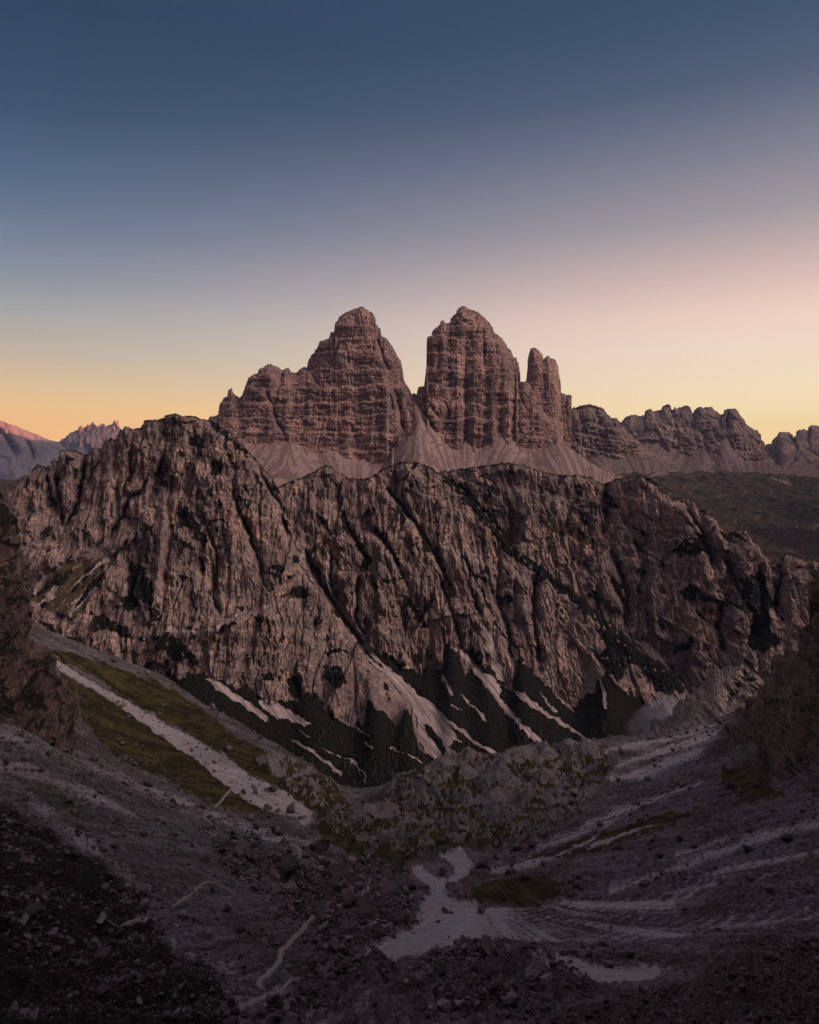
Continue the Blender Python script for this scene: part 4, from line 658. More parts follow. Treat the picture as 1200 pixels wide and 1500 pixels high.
rubb = zones(PX, PY, [RUBB, RUBB2], [], 8, 10, 307, 30)
# downhill direction, for the rills and stone streaks
gzx = coarse_up(lambda x, y: (base_z(x+2, y)-base_z(x-2, y))/4); gzy = coarse_up(lambda x, y: (base_z(x, y+2)-base_z(x, y-2))/4)
gm = np.sqrt(gzx**2+gzy**2)+0.03; fx = (gzx/gm).astype(np.float32); fy = (gzy/gm).astype(np.float32)
slope = np.clip(gm, 0, 1.2)
def streak(lam, ln, seed, steps=9):
    o = 0; w = 0
    for k in range(-(steps//2), steps//2+1):
        s = k*ln/steps
        o = o + n2((GX_+fx*s)/lam, (GY_+fy*s)/lam, seed); w += 1
    return o/math.sqrt(w)
s1 = streak(9.0, 110, 311, 15); s2 = streak(3.2, 52, 312, 13); s3 = streak(1.2, 20, 313, 11)
dz = 0.55*s1 + 0.28*s2 + 0.10*s3
dz *= (1-0.75*knoll)*(1-0.55*wash)
rg = 1.0 + 1.6*rubb - 0.5*grass - 0.75*wash + 0.4*turf
dz += rg*(0.9*fbm(GX_/14, GY_/14, 3, 321) + 0.34*np.abs(n2(GX_/3.1, GY_/3.1, 322)) + 0.26*np.abs(n2(GX_/1.5, GY_/1.5, 323)) + 0.12*n2(GX_/0.7, GY_/0.7, 324) + 0.05*n2(GX_/0.33, GY_/0.33, 325))
# bare rock humps on the knoll
kb = 0.30*facets(GX_+3*n2(GX_/9, GY_/9, 347), GY_+3*n2(GX_/9, GY_/9, 348), 9.0, 1.0, 350) + 0.30*facets(GX_, GY_, 3.4, 1.0, 360) + np.abs(n2(GX_/26+0.3*n2(GX_/20, GY_/20, 334), GY_/22, 331))*9 + np.abs(n2(GX_/11, GY_/9, 332))*4.6 + np.abs(n2(GX_/4.6, GY_/4, 333))*1.8 + np.abs(n2(GX_/2.0, GY_/1.8, 335))*0.7
dz += knoll*(kb-3.2)
dz += rubb*(np.abs(n2(GX_/8, GY_/7, 336))*3.0-0.8)
dz += rubb*0.35*facets(GX_, GY_, 3.0, 1.0, 370)
dz += turf*(np.abs(n2(GX_/6, GY_/5, 337))*1.6)
# shallow channels worn through the gravel wash
s4 = 1.25*fbm(GX_/60, (GY_+16*n2(GX_/60, GY_/40, 343)+0.12*GX_)/6.5, 5, 341, 0.55)
flat_ = sstep(0.42, 0.32, gm)
s4 = s4*flat_ + (1-flat_)*(0.55*s1+0.5*s2+0.45*s3)
braid = 0.35+0.65*sstep(-0.75, 0.35, 0.6*s1+0.5*s2+0.35*s3+0.8*sstep(760, 640, PX))
br_ = zones(PX, PY, [W2], [], 2.2, 2.5, 301, 11.0)
scree = np.where(br_ > 0.01, scree*np.clip(0.50+0.55*s4+0.7*sstep(770, 650, PX), 0.12, 1), scree*(0.75+0.25*braid))
scree = np.maximum(scree, LZ*np.clip(0.74+0.45*(0.5*s1+0.5*s2+0.5*s3), 0, 1))
dz -= wash*0.30*np.abs(s4)
dz *= 1-0.9*pathm
GZ = (GZ_ + dz).astype(np.float32)
streakmask = sstep(0.15, 0.75, 0.65*s1+0.45*s2+0.35*s3)*(1-turf)*(1-grass*0.85)*(1-knoll)*(PY > 1000)
du = np.stack([np.gradient(A, axis=1) for A in (GX_, GY_, GZ)], -1); dv = np.stack([np.gradient(A, axis=0) for A in (GX_, GY_, GZ)], -1)
nr = np.cross(du, dv); nr /= np.linalg.norm(nr, axis=-1, keepdims=True)+1e-9
rockm = sstep(0.80, 0.62, nr[...,2]+0.12*fbm(GX_/5, GY_/5, 3, 344))*np.maximum(knoll, 0.35*rubb)
rockm = np.maximum(rockm, knoll*sstep(1.6, 4.2, kb-4.0+2.6*fbm(GX_/7, GY_/7, 3, 345)))
grass = np.clip(np.maximum(grass, knoll*0.92*sstep(-.5, .05, fbm(GX_/18, GY_/18, 3, 346)+0.25))*(1-rockm), 0, 1)

g = NG('basin_ground')
sc_a = g.attr('scree'); gr_a = g.attr('grass'); ll_a = g.attr('turf'); ro_a = g.attr('rock'); st_a = g.attr('streak')
f1 = g.noise(0.12, 6, rough=0.7); f2 = g.noise(0.9, 6, rough=0.75); f3 = g.noise(3.0, 4, rough=0.7)
def stones(scale, off):
    mp = g.N('ShaderNodeMapping'); mp.inputs['Location'].default_value = off; g.L(g.co, mp.inputs[0])
    v = g.N('ShaderNodeTexVoronoi'); v.inputs['Scale'].default_value = scale; g.L(mp.outputs[0], v.inputs['Vector'])
    sp = g.N('ShaderNodeSeparateColor'); g.L(v.outputs['Color'], sp.inputs[0]); return sp.outputs[0], v.outputs['Distance']
v1, d1 = stones(0.9, (3,1,0)); v2, d2 = stones(2.3, (0,5,2))
c = g.mix(g.rng(f1, 0.32, 0.68), (0.115,0.096,0.092), (0.205,0.174,0.170))
ln_ = g.attr('lines')
c = g.mix(g.rng(ln_, 0.50, 0.22, 0.0, 0.85), c, (0.036,0.028,0.026))
c = g.mix(g.rng(ln_, 0.50, 0.80, 0.0, 0.8), c, (0.31,0.272,0.276))
clus = g.noise(0.055, 5, rough=0.65, loc=(9,2,4))
c = g.mix(g.math('MULTIPLY', g.attr('lite'), g.rng(ln_, 0.15, 0.65, 0.40, 1.0)), c, (0.58,0.515,0.515))
c = g.mix(g.rng(f2, 0.25, 0.75), g.mix(0.65, c, (0.035,0.03,0.028)), g.mix(0.25, c, (0.50,0.45,0.45)))
cl = g.rng(clus, 0.42, 0.60)
c = g.mix(g.math('MULTIPLY', g.math('MULTIPLY', g.rng(v2, 0.62, 0.95), g.rng(d2, 0.5, 0.25)), cl), c, (0.40,0.36,0.365))
c = g.mix(g.math('MULTIPLY', g.math('MULTIPLY', g.rng(v1, 0.80, 0.97), g.rng(d1, 0.45, 0.25)), cl), c, (0.36,0.325,0.33))
c = g.mix(g.math('MULTIPLY', g.rng(d1, 0.42, 0.7), g.math('MULTIPLY', cl, 0.6)), c, (0.022,0.019,0.018))
c = g.mix(g.math('MULTIPLY', g.rng(g.noise(0.045, 5), 0.48, 0.60), g.rng(f2, 0.62, 0.42, 0.15, 0.85)), c, (0.048,0.036,0.020))
rk = g.mix(g.rng(g.noise(0.35, 6, rough=0.7), 0.3, 0.7), (0.12,0.105,0.103), (0.34,0.305,0.30))
def ge(a, lo, hi, k=0.8): return g.rng(g.math('ADD', a, g.math('MULTIPLY', g.math('SUBTRACT', f2, 0.5), k)), lo, hi)
c = g.mix(ge(ll_a, 0.40, 0.62), c, g.mix(g.rng(f2, 0.50, 0.72), (0.018,0.015,0.012), (0.10,0.086,0.082)))
gc = g.mix(g.rng(g.noise(0.10, 5), 0.35, 0.65), (0.036,0.030,0.011), (0.112,0.088,0.029))
gc = g.mix(g.rng(ln_, 0.60, 0.25, 0.0, 0.8), gc, (0.018,0.014,0.007))
gc = g.mix(g.rng(f2, 0.66, 0.76), gc, (0.26,0.225,0.21))
c = g.mix(ge(gr_a, 0.38, 0.60), c, gc)
c = g.mix(ge(ro_a, 0.40, 0.60), c, rk)
wsh = g.mix(g.rng(g.noise(0.5, 6, rough=0.7), 0.3, 0.7), (0.37,0.325,0.315), (0.60,0.535,0.515))
wsh = g.mix(g.rng(g.attr('rill'), -0.7, 0.4, 0.5, 0.0), wsh, (0.17,0.145,0.138))
c = g.mix(ge(sc_a, 0.34, 0.70, 1.1), c, wsh)
hgt = g.math('ADD', g.math('MULTIPLY', f2, 0.55), g.math('SUBTRACT', g.math('MULTIPLY', f3, 0.22), g.math('ADD', g.math('MULTIPLY', d1, 0.35), g.math('MULTIPLY', d2, 0.16))))
m_basin = g.finish(c, hgt, 1.0, 0.9)
V = np.stack([GX_, GY_, GZ], -1).reshape(-1, 3)
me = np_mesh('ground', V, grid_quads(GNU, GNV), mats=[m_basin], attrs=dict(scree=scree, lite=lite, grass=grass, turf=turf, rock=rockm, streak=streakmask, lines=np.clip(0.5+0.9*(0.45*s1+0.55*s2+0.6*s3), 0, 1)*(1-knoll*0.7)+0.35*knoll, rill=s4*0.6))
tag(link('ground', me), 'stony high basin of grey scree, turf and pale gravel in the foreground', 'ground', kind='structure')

ax = np.linspace(-420, 420, 260); ay = np.linspace(-160, 330, 170); AX = ax[None].repeat(170, 0); AY = ay[:,None].repeat(260, 1)
AZ = np.clip(base_z(AX, AY), -175, 40) - 2.2 - 6*sstep(120, 330, AY) + 1.2*fbm(AX/14, AY/14, 4, 351)
am_ = {k: np.zeros(260*170) for k in ('scree','lite','grass','turf','rock','streak','rill')}; am_['lines'] = 0.5+0.3*fbm(AX/9, AY/9, 3, 352).ravel()
me = np_mesh('ground', np.stack([AX, AY, AZ], -1).reshape(-1, 3), grid_quads(260, 170), mats=[m_basin], attrs=am_)
tag(link('ground', me), 'stony slopes around the viewpoint, beyond the foreground basin', 'ground', kind='structure')

LG = math.log(GD1/GD0)
def ground_z(x, y):
    """height of the basin, noise included"""
    t = x/y; fi = math.log(max(y, GD0)/GD0)/LG*(GNV-1); fj = (t-GT0)/(GT1-GT0)*(GNU-1)
    i = int(min(max(fi, 0), GNV-2)); j = int(min(max(fj, 0), GNU-2)); a = min(max(fi-i, 0), 1); b = min(max(fj-j, 0), 1)
    return float((GZ[i,j]*(1-b)+GZ[i,j+1]*b)*(1-a)+(GZ[i+1,j]*(1-b)+GZ[i+1,j+1]*b)*a)
GPY = H0-F*GZ/GY_
def ground_at(px, py):
    """the nearest point of the basin seen at that place of the photograph"""
    j = int(round(((px-600)/F-GT0)/(GT1-GT0)*(GNU-1))); j = min(max(j, 0), GNU-1)
    k = np.nonzero(GPY[:,j] <= py)[0]
    i = k[0] if len(k) else GNV-1
    return (float(GX_[i,j]), float(GY_[i,j]), float(GZ[i,j]))

# rubble bank at the lower right, close to the camera
m_bank = rock_mat('bank_rubble', base=(0.115,0.092,0.08), warm=(0.20,0.14,0.10), dark=(0.04,0.034,0.03), s=0.05, warm_amt=0.5, streak=0.3, screec=(0.25,0.21,0.2), grassc=(0.035,0.028,0.014), vegc=(0.03,0.022,0.014))
relief('rubble_bank', 'dark brown bank of loose rubble filling the lower right corner', 'rubble bank',
       [(620,1590),(700,1530),(760,1498),(780,1490),(843,1469),(885,1457),(937,1440),(990,1422),(1032,1406),(1088,1388),(1116,1371),(1165,1361),(1200,1356),(1300,1330),(1450,1290)], [(620,1640),(760,1640),(1450,1640)], [(620,64),(900,66),(1200,62),(1450,58)], [(620,56),(1450,40)],
       620, 420, m_bank, seed=51, jag=2.5, jagl=8, rnd=(2.5,2.0), ribs=[(9,0.8,-1),(4,0.45,-1),(1.9,0.28,-1),(0.9,0.2,-1),(0.45,0.13,-1),(0.22,0.07,-1)], sx=0.9, flat=True, back=(9,1.6), vegauto=0.0, veg=[B6((530,830),(560,800),(590,830),(570,870))], grassauto=0.5)

# ------------------------------------------------------------------ unseen mountains added to block light: slopes behind, a range to the right
def ring_mesh(nu, nv, fn):
    a = np.linspace(0, 1, nu)[None].repeat(nv, 0); b = np.linspace(0, 1, nv)[:,None].repeat(nu, 1)
    return np.stack(fn(a, b), -1).reshape(-1, 3)
def shade_cirque(a, b):  # slopes raised to keep the rear sky light off the basin
    az_ = R(72) + a*R(216); r = 95 + 900*b**1.4
    x = r*np.sin(az_); y = r*np.cos(az_)
    ang = np.abs(a-0.5)*2
    top = 600*(1-0.55*sstep(0.75, 1.0, ang))
    h = -36 + (top+36)*sstep(0.0, 0.62, b) - 500*sstep(0.66, 1.0, b)
    n_ = 60*np.abs(n2(a*14, b*3, 401)) + 26*np.abs(n2(a*33, b*6, 402)) + 10*n2(a*80, b*20, 403)
    return x, y, h + n_*sstep(0.05, 0.4, b)
me = np_mesh('mountain', ring_mesh(420, 90, shade_cirque), grid_quads(420, 90)[:, ::-1], mats=[m_wall], attrs={k: np.zeros(420*90) for k in ('scree','veg','grass','streak')})
tag(link('mountain', me), 'unseen rocky slopes added behind the viewpoint to shade the basin', 'mountain', kind='structure')
SHADE_RANGE = [(-2500,2500,300),(-900,2600,420),(200,2650,800),(1300,2700,860),(2000,2750,880),(2800,3050,800),(4500,3700,780),(6500,4550,800),(8200,5250,800),(9300,5800,860),(10800,6650,930),(12500,7550,1010),(14500,8600,1000)]  # unseen range added to keep the low sun off the nearer mountains
def shade_range_fn(a, b):
    y = -2500 + a*17000; ya = [q[0] for q in SHADE_RANGE]
    xc = np.interp(y, ya, [q[1] for q in SHADE_RANGE]); h = np.interp(y, ya, [q[2] for q in SHADE_RANGE])
    s = (b-0.5)*2
    z = h + 55*n2(a*90, b*2, 411) + 30*n2(a*230, b*4, 412) - (h+760)*np.abs(s)**0.8 - 120*np.abs(n2(a*60, b*6, 413))*np.minimum(1, np.abs(s)*4)
    return xc + s*850*(h/900+0.25), y, z
me = np_mesh('mountain', ring_mesh(700, 61, shade_range_fn), grid_quads(700, 61), mats=[m_ridge], attrs={k: np.zeros(700*61) for k in ('scree','veg','grass','streak')})
tag(link('mountain', me), 'unseen mountain range added beyond the right edge to block the low sun', 'mountain', kind='structure')

# ------------------------------------------------------------------ dwarf pine growing on the slopes under the cliffs
g = NG('dwarf_pine')
m_scrub = g.finish(g.mix(g.rng(g.noise(0.25, 5, rough=0.7), 0.35, 0.68), (0.0045,0.005,0.004), (0.0155,0.015,0.0095)), g.noise(0.6, 5, rough=0.7), 1.0, 1.0)
def scrub(src, label, seed, hmax=3.4):
    q = REG[src]; vg = q['am']['veg']; nv, nu = vg.shape
    m = (vg + 0.0)
    lump = (0.35 + np.abs(n2(q['X']/6.5, q['Z']/4.5, seed))*1.5 + np.abs(n2(q['X']/2.8, q['Z']/2.0, seed+1))*0.8)*hmax*0.6
    Z = q['Z'] + lump*m - 0.7*(1-m); Y = q['Y'] - lump*m*0.6
    f = (m[:-1,:-1]+m[:-1,1:]+m[1:,:-1]+m[1:,1:])/4 > 0.42
    gq = grid_quads(nu, nv)[f.ravel()]
    used, inv = np.unique(gq, return_inverse=True)
    V = np.stack([q['X'], Y, Z], -1).reshape(-1, 3)[used]
    loc = V.mean(0); loc[2] = V[:,2].min()
    me = np_mesh('dwarf_pine_scrub', V-loc, inv.reshape(-1, 4), mats=[m_scrub])
    tag(link('dwarf_pine_scrub', me, loc), label, 'dwarf pine', kind='stuff')
scrub('rounded rock dome with ribbed cliffs left of the central cliff', 'nearly black dwarf pine scrub on the slopes below the rock dome', 501)
scrub('central cliff of vertical ribs cut by a long dark diagonal ramp', 'nearly black dwarf pine scrub between pale scree streams under the central cliff', 502)
scrub('right-hand cliff with a turf-capped edge and dark shrub ledges', 'dark dwarf pine patches on ledges of the right-hand cliff', 503)

# ------------------------------------------------------------------ spruces low in the gorge
g = NG('spruce_needles'); m_spruce = g.finish(g.mix(g.rng(g.noise(0.8, 4), 0.35, 0.65), (0.030,0.036,0.020), (0.075,0.080,0.042)))
g = NG('spruce_bark'); m_bark = g.finish(g.mix(g.noise(2.0, 4), (0.05,0.035,0.025), (0.11,0.08,0.06)))
def spruce_parts(seed, h=1.0):
    rnd = random.Random(seed)
    bm = bmesh.new(); bmesh.ops.create_cone(bm, cap_ends=True, segments=7, radius1=0.022, radius2=0.004, depth=0.96, matrix=Matrix.Translation((0,0,0.48)))
    tm = bpy.data.meshes.new('trunk'); bm.to_mesh(tm); bm.free(); tm.materials.append(m_bark)
    bm = bmesh.new(); z = 0.10
    while z < 0.985:
        r = 0.19*(1-z)**0.85+0.012; k = max(5, int(11*(1-z)+4))
        for i in range(k):
            a = 2*math.pi*(i+rnd.random()*0.8)/k; ln = r*(0.65+0.55*rnd.random()); w = 0.32*ln+0.012; dr = ln*(0.35+0.3*rnd.random())
            c, s = math.cos(a), math.sin(a); zz = z+rnd.uniform(-.012,.012)
            p = [(0,0,zz+0.02),(c*ln*.55-s*w,s*ln*.55+c*w,zz-dr*.45),(c*ln,s*ln,zz-dr),(c*ln*.55+s*w,s*ln*.55-c*w,zz-dr*.45)]
            bm.faces.new([bm.verts.new(q) for q in p])
        z += 0.036+0.02*(1-z)
    bmesh.ops.create_cone(bm, cap_ends=True, segments=6, radius1=0.09, radius2=0.004, depth=0.8, matrix=Matrix.Translation((0,0,0.58)))
    cm = bpy.data.meshes.new('crown'); bm.to_mesh(cm); bm.free(); cm.materials.append(m_spruce)
    return tm, cm
SPR = [spruce_parts(k) for k in range(4)]
rnd = random.Random(77)
spots = []
for src, boxes, cnt in (('rounded rock dome with ribbed cliffs left of the central cliff', [(395,1075,640,1165)], 46), ('central cliff of vertical ribs cut by a long dark diagonal ramp', [(640,1060,900,1120),(560,1090,700,1150)], 44)):
    q = REG[src]; vg = q['am']['veg']; ok = np.zeros(vg.shape, bool)
    for b in boxes: ok |= (q['PX'] > b[0]) & (q['PX'] < b[2]) & (q['PY'] > b[1]) & (q['PY'] < b[3])
    ii = np.argwhere(ok & (vg > 0.8))
    for _ in range(cnt):
        i, j = ii[rnd.randrange(len(ii))]; spots.append((float(q['X'][i,j]), float(q['Y'][i,j])-1.0, float(q['Z'][i,j])))
first = None
for k, (x, y, z) in enumerate(spots):
    tm, cm = SPR[k % 4]
    e = bpy.data.objects.new('spruce_tree', None); col.objects.link(e); e.location = (x, y, z-0.3); hh = rnd.uniform(8, 15)
    e.scale = (hh*rnd.uniform(.85,1.15),)*2 + (hh,); e.rotation_euler = (0,0,rnd.uniform(0,6.28))
    tag(e, 'small dark spruce standing in the black scrub of the gorge', 'tree', 'spruces in the gorge below the cliffs')
    for nm, mm in (('trunk', tm), ('crown', cm)):
        o = bpy.data.objects.new(nm, mm); col.objects.link(o); o.parent = e

# ------------------------------------------------------------------ rocks
g = NG('boulder_stone'); tn = g.attr('tone')
c = g.mix(g.rng(g.noise(1.4, 6, rough=0.7), 0.3, 0.7), (0.115,0.10,0.10), (0.30,0.268,0.268))
c = g.mix(g.math('MULTIPLY', g.rng(g.noise(0.8, 4, loc=(5,1,2)), 0.52, 0.66), 0.6), c, (0.085,0.067,0.04))
m_stone = g.finish(g.mix(1.0, c, g.mix(tn, (0.40,0.38,0.38), (1.7,1.62,1.6)), 'MULTIPLY'), g.noise(3.0, 6, rough=0.75), 0.3, 0.9)
def rock_shape(sub, seed):
    bm = bmesh.new(); bmesh.ops.create_icosphere(bm, subdivisions=sub, radius=1.0)
    V = np.array([v.co[:] for v in bm.verts], np.float64); Tn = np.array([[l.index for l in f.verts] for f in bm.faces], np.int32); bm.free()
    rs = np.random.RandomState(seed)
    for _ in range(13):   # broken faces
        d = rs.normal(size=3); d /= np.linalg.norm(d); h = rs.uniform(0.28, 0.72); p = V@d
        V -= np.maximum(p-h, 0)[:,None]*d[None]
    V += 0.07*np.stack([n2(V[:,0]*2+seed, V[:,1]*2+V[:,2], 601), n2(V[:,1]*2+seed, V[:,2]*2+V[:,0], 602), n2(V[:,2]*2+seed, V[:,0]*2+V[:,1], 603)], -1)
    if sub > 2: V += 0.04*np.stack([n2(V[:,0]*6+seed, V[:,1]*6+V[:,2]*3, 604), n2(V[:,1]*6+seed, V[:,2]*6+V[:,0]*3, 605), n2(V[:,2]*6+seed, V[:,0]*6+V[:,1]*3, 606)], -1)
    V *= np.array([rs.uniform(.8,1.35), rs.uniform(.7,1.1), rs.uniform(.5,.9)])
    V[:,2] -= V[:,2].min(); V /= np.ptp(V[:,0]); return V.astype(np.float32), Tn
BIG = []
for k in range(16):
    V, Tn = rock_shape(3, 900+k)
    BIG.append(np_mesh('boulder', V, tris=Tn, mats=[m_stone], attrs=dict(tone=np.full(len(V), (k % 8)/7.0))))
def boulder(px, py, w_px, label, k, group=None, sc=(1,1,1), rot=0.0, sink=0.12, tilt=(0,0)):
    x, y, z = ground_at(px, py); s = w_px*y/F
    o = bpy.data.objects.new('boulder', BIG[k % 16]); col.objects.link(o)
    o.location = (x, y, z-sink*s*sc[2]); o.scale = (s*sc[0], s*sc[1], s*sc[2]); o.rotation_euler = (tilt[0], tilt[1], rot)
    return tag(o, label, 'boulder', group)
for q in [(111,1192,13,'pale rounded boulder alone high on the left scree slope',7,(1,1,1.3)), (302,1228,15,'pale block on the left scree where the small stones end',6,(1,1,1.1)),
          (346,1252,12,'bluish pale boulder below the bright scree band on the left',15,(1,.8,.9)), (688,1312,22,'smooth grey boulder on the turf right of the gravel wash',4,(1,1,1.25)),
          (481,1322,17,'upright pale slab beside the trail',6,(.8,.8,1.9)), (497,1290,42,'biggest dark rock mass beside the trail, shaped like a heap',1,(1,.8,1.1)),
          (549,1374,34,'dark overhanging block at the left tip of the gravel wash',0,(1,.8,.75)), (948,1259,8,'pale upright slab alone on the right scree',7,(.7,.7,2.0)),
          (832,1398,32,'dark low mound-shaped rock in the lower gravel patch, left of its neighbour',0,(1,.8,.62)), (909,1402,42,'dark wide rock in front of the lower gravel patch, right of its neighbour',0,(1,.7,.62)),
          (834,1411,11,'small dark stone lying on the lower gravel patch',1,(1,1,.7)), (551,1408,9,'dark flat stone lying on the left tip of the gravel wash',0,(1,1,.5)),
          (641,1352,8,'small dark stone in the middle of the gravel wash',1,(1,1,.7)), (573,1240,10,'pale upright rock on the turf in front of the knoll',7,(.8,.8,1.7)),
          (465,1250,26,'dark broken rock at the lower end of the bright scree band',2,(1,.8,.9)), (540,1253,20,'dark squat rock left of the small gravel hollow',1,(1,.9,.9)),
          (600,1257,14,'rounded dark rock at the rim of the small gravel hollow',2,(1,1,.8)), (510,1315,24,'dark block with pale patches just above the trail bend',3,(1,.8,.9)),
          (800,1225,30,'grey rough rock at the right foot of the knoll',10,(1,.7,.6)), (680,1205,16,'rounded grey rock on the knoll turf',3,(1,.9,.8))]:
    boulder(q[0], q[1], q[2], q[3], q[4], sc=q[5], rot=q[4]*1.3)
# loose rocks: the largest are boulders of their own, the rest one bed of rubble
rs = np.random.RandomState(5)
vis = (PX > 4) & (PX < 1196) & (GPY < 1494) & (GPY > 960)
hum = np.maximum.accumulate(np.where(True, -GPY, 0), axis=0)   # hidden behind a nearer rise
vis &= (-GPY >= hum-1.0)
clump = sstep(-0.25, 0.55, fbm(GX_/13, GY_/13, 3, 611))
W_ = vis*(0.10 + 0.85*clump)*(0.45 + 2.3*rubb + 0.5*turf - 0.33*grass - 0.42*wash - 0.25*knoll*(1-rockm) + 0.25*scree*0)
W_ = np.clip(W_, 0.004*vis, None)*(1-zones(PX, GPY, [], [(q[0], 4.0, 4.0) for q in PATHS], 0.5, 1.0, 612))
cw = np.cumsum(W_.ravel().astype(np.float64)); NR = 46000
ids = np.searchsorted(cw, rs.uniform(0, cw[-1], NR)); ri, rj = np.unravel_index(ids, W_.shape)
rx, ry, rz = GX_[ri,rj], GY_[ri,rj], GZ_[ri,rj]*0 + GZ[ri,rj]
pxs = 1.25*(1-rs.uniform(0, 1, NR))**(-0.47); pxs = np.minimum(pxs, 16)*(0.75+0.5*rubb[ri,rj]+0.2*turf[ri,rj]); size = np.minimum(pxs*ry/F, 3.8)
order = np.argsort(-size/ry); top_n = 250
SMALL = [rock_shape(1, 700+k) for k in range(14)]
rest = order[top_n:]; Vs, Ts, tones = [], [], []; base_i = 0
for k in range(14):
    sel = rest[k::14]; V, Tn = SMALL[k]; m = len(sel); a = rs.uniform(0, 6.283, m)
    ca, sa = np.cos(a)[:,None], np.sin(a)[:,None]; s = size[sel][:,None]; zs = rs.uniform(.7, 1.35, m)[:,None]
    x = (V[None,:,0]*ca - V[None,:,1]*sa)*s + rx[sel][:,None]; y = (V[None,:,0]*sa + V[None,:,1]*ca)*s + ry[sel][:,None]; z = (V[None,:,2]*zs-0.12)*s + rz[sel][:,None]
    Vs.append(np.stack([x, y, z], -1).reshape(-1, 3)); Ts.append((Tn[None] + (np.arange(m)*len(V))[:,None,None]).reshape(-1, 3) + base_i); base_i += m*len(V)
    tones.append(np.repeat(np.clip(rs.beta(1.6, 2.6, m), 0, 1), len(V)))
q = REG['dark brown bank of loose rubble filling the lower right corner']
okb = np.argwhere((q['PX'] > 640) & (q['PX'] < 1240) & (q['PY'] < 1540)); okb = okb[rs.randint(0, len(okb), 9000)]
for k in range(14):
    sel = okb[k::14]; V, Tn = SMALL[k]; m = len(sel); a = rs.uniform(0, 6.283, m); ca, sa = np.cos(a)[:,None], np.sin(a)[:,None]
    xb, yb_, zb = (q[c_][sel[:,0], sel[:,1]] for c_ in 'XYZ')
    s = np.minimum(1.3*(1-rs.uniform(0, 1, m))**(-0.45), 11)[:,None]*yb_[:,None]/F
    x = (V[None,:,0]*ca - V[None,:,1]*sa)*s + xb[:,None]; y = (V[None,:,0]*sa + V[None,:,1]*ca)*s + yb_[:,None]; z = (V[None,:,2]-0.12)*s + zb[:,None]
    Vs.append(np.stack([x, y, z], -1).reshape(-1, 3)); Ts.append((Tn[None] + (np.arange(m)*len(V))[:,None,None]).reshape(-1, 3) + base_i); base_i += m*len(V)
    tones.append(np.repeat(np.clip(rs.beta(1.2, 3.4, m), 0, 1), len(V)))
me = np_mesh('rubble', np.concatenate(Vs), tris=np.concatenate(Ts), mats=[m_stone], attrs=dict(tone=np.concatenate(tones)))
tag(link('rubble', me), 'loose grey stones strewn over the whole basin floor', 'rubble', kind='stuff')
for n_, k in enumerate(order[:top_n]):
    px, py = float(PX[ri[k],rj[k]]), float(GPY[ri[k],rj[k]])
    if px < 380 and py > 1290: lab, grp = 'angular rock in the dark ground of the lower left', 'rocks in the dark lower left turf'
    elif py > 1400: lab, grp = 'angular block in the dark boulder field along the bottom', 'blocks in the bottom boulder field'
    elif px < 640 and py > 1235: lab, grp = 'grey block in the rock pile left of the gravel wash', 'blocks in the pile left of the gravel wash'
    elif px < 500: lab, grp = 'grey stone lying on the left scree slope', 'stones on the left scree slope'
    elif px < 880 and py < 1260: lab, grp = 'grey rock lying on the turf of the knoll', 'rocks on the knoll'
    else: lab, grp = 'grey stone lying on the right scree slope', 'stones on the right scree slope'
    o = bpy.data.objects.new('boulder', BIG[n_ % 16]); col.objects.link(o); s = float(size[k])
    o.location = (float(rx[k]), float(ry[k]), float(rz[k])-0.12*s); o.scale = (s, s*rs.uniform(.8,1.1), s*rs.uniform(.75,1.35)); o.rotation_euler = (rs.uniform(-.15,.15), rs.uniform(-.15,.15), rs.uniform(0,6.28))
    tag(o, lab, 'boulder', grp)

# ------------------------------------------------------------------ footpaths
g = NG('trodden_path'); m_path = g.finish(g.mix(g.rng(g.noise(1.6, 5, rough=0.7), 0.3, 0.7), (0.24,0.19,0.165), (0.40,0.33,0.29)), g.noise(4, 4), 0.2, 0.6)
def path(pts, w, label):
    P3 = [ground_at(*q) for q in pts]; xy = np.array([(q[0], q[1]) for q in P3])
    seg = np.hypot(*np.diff(xy, axis=0).T); t = np.concatenate([[0], np.cumsum(seg)]); m = max(8, int(t[-1]/0.6))
    s = np.linspace(0, t[-1], m); x = np.interp(s, t, xy[:,0]); y = np.interp(s, t, xy[:,1])
    ker = np.ones(7)/7
    if m > 16: x[3:-3] = np.convolve(x, ker, 'valid'); y[3:-3] = np.convolve(y, ker, 'valid')
    x += 0.25*n2(s/3.0, s*0+1.5, 71); y += 0.25*n2(s/3.0, s*0+9.5, 72)
    tx = np.gradient(x); ty = np.gradient(y); ln = np.hypot(tx, ty)+1e-9; nx_, ny_ = -ty/ln, tx/ln
    V = []; ns = 7
    for i in range(m):
        hw = w*0.5*(0.8+0.5*abs(float(n2(np.array([s[i]/2.2]), np.array([3.3]), 73)[0])))*min(1, 0.3+i/6, 0.3+(m-1-i)/6)
        for k in range(ns):
            o_ = (k/(ns-1)-0.5)*2*hw; X_ = x[i]+nx_[i]*o_; Y_ = y[i]+ny_[i]*o_
            zc = max(ground_z(X_+dx, Y_+dy) for dx, dy in ((0,0),(.2,0),(-.2,0),(0,.2),(0,-.2)))
            V.append((X_, Y_, zc + (0.10 if 0 < k < ns-1 else -0.12)))
    V = np.array(V); loc = V.mean(0); loc[2] = V[:,2].min()
    me = np_mesh('path', V-loc, grid_quads(ns, m), mats=[m_path])
    tag(link('path', me, loc), label, 'path', kind='structure')
for q in PATHS: path(*q)

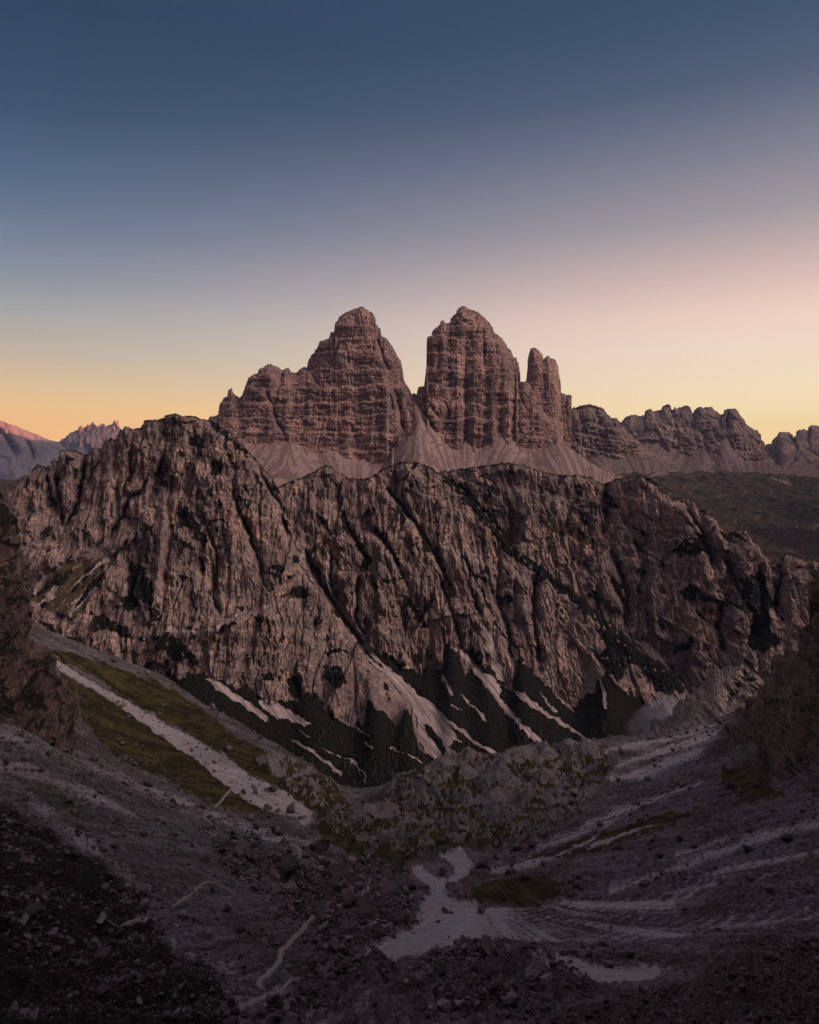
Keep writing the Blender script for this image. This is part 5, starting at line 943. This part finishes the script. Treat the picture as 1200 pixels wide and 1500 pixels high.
# ------------------------------------------------------------------ mist in the gorge
def mist(name, loc, sc, dens, rot, label, seed):
    bm = bmesh.new(); bmesh.ops.create_icosphere(bm, subdivisions=4, radius=1.0); me = bpy.data.meshes.new(name); bm.to_mesh(me); bm.free()
    m = bpy.data.materials.new(name); m.use_nodes = True; t = m.node_tree; t.nodes.clear()
    o = t.nodes.new('ShaderNodeOutputMaterial'); v = t.nodes.new('ShaderNodeVolumePrincipled'); t.links.new(v.outputs[0], o.inputs['Volume'])
    v.inputs['Color'].default_value = (0.80,0.86,1.0,1); v.inputs['Anisotropy'].default_value = 0.2
    co = t.nodes.new('ShaderNodeTexCoord'); n = t.nodes.new('ShaderNodeTexNoise'); n.inputs['Scale'].default_value = 2.6; n.inputs['Detail'].default_value = 4
    mp = t.nodes.new('ShaderNodeMapping'); mp.inputs['Location'].default_value = (seed, 0, 0); t.links.new(co.outputs['Object'], mp.inputs[0]); t.links.new(mp.outputs[0], n.inputs['Vector'])
    ln = t.nodes.new('ShaderNodeVectorMath'); ln.operation = 'LENGTH'; t.links.new(co.outputs['Object'], ln.inputs[0])
    fall = t.nodes.new('ShaderNodeMapRange'); t.links.new(ln.outputs['Value'], fall.inputs[0]); fall.inputs[1].default_value = 1.0; fall.inputs[2].default_value = 0.1
    nr_ = t.nodes.new('ShaderNodeMapRange'); t.links.new(n.outputs['Fac'], nr_.inputs[0]); nr_.inputs[1].default_value = 0.40; nr_.inputs[2].default_value = 0.75
    mu = t.nodes.new('ShaderNodeMath'); mu.operation = 'MULTIPLY'; t.links.new(fall.outputs[0], mu.inputs[0]); t.links.new(nr_.outputs[0], mu.inputs[1])
    m2 = t.nodes.new('ShaderNodeMath'); m2.operation = 'MULTIPLY'; t.links.new(mu.outputs[0], m2.inputs[0]); m2.inputs[1].default_value = dens; t.links.new(m2.outputs[0], v.inputs['Density'])
    me.materials.append(m); ob = link(name, me, loc); ob.scale = sc; ob.rotation_euler = rot
    tag(ob, label, 'mist', kind='stuff')
mist('mist', ((962-600)/F*760, 760, (H0-1047)/F*760), (40, 24, 15), 0.10, (0, R(-36), 0), 'thin pale wisp of mist rising in the gorge beside the grey spur', 2.0)

# ------------------------------------------------------------------ the evening air
bm = bmesh.new(); bmesh.ops.create_cube(bm, size=1.0); me = bpy.data.meshes.new('haze'); bm.to_mesh(me); bm.free()
m = bpy.data.materials.new('haze'); m.use_nodes = True; t = m.node_tree; t.nodes.clear()
o_ = t.nodes.new('ShaderNodeOutputMaterial'); v_ = t.nodes.new('ShaderNodeVolumePrincipled'); t.links.new(v_.outputs[0], o_.inputs['Volume'])
v_.inputs['Color'].default_value = (0.42,0.58,1.0,1); v_.inputs['Density'].default_value = 1.7e-5
me.materials.append(m)
hz = link('haze', me, (0, 7000, 175)); hz.scale = (32400, 20600, 1874)
tag(hz, 'thin evening haze filling the air over the valleys', 'haze', kind='stuff')
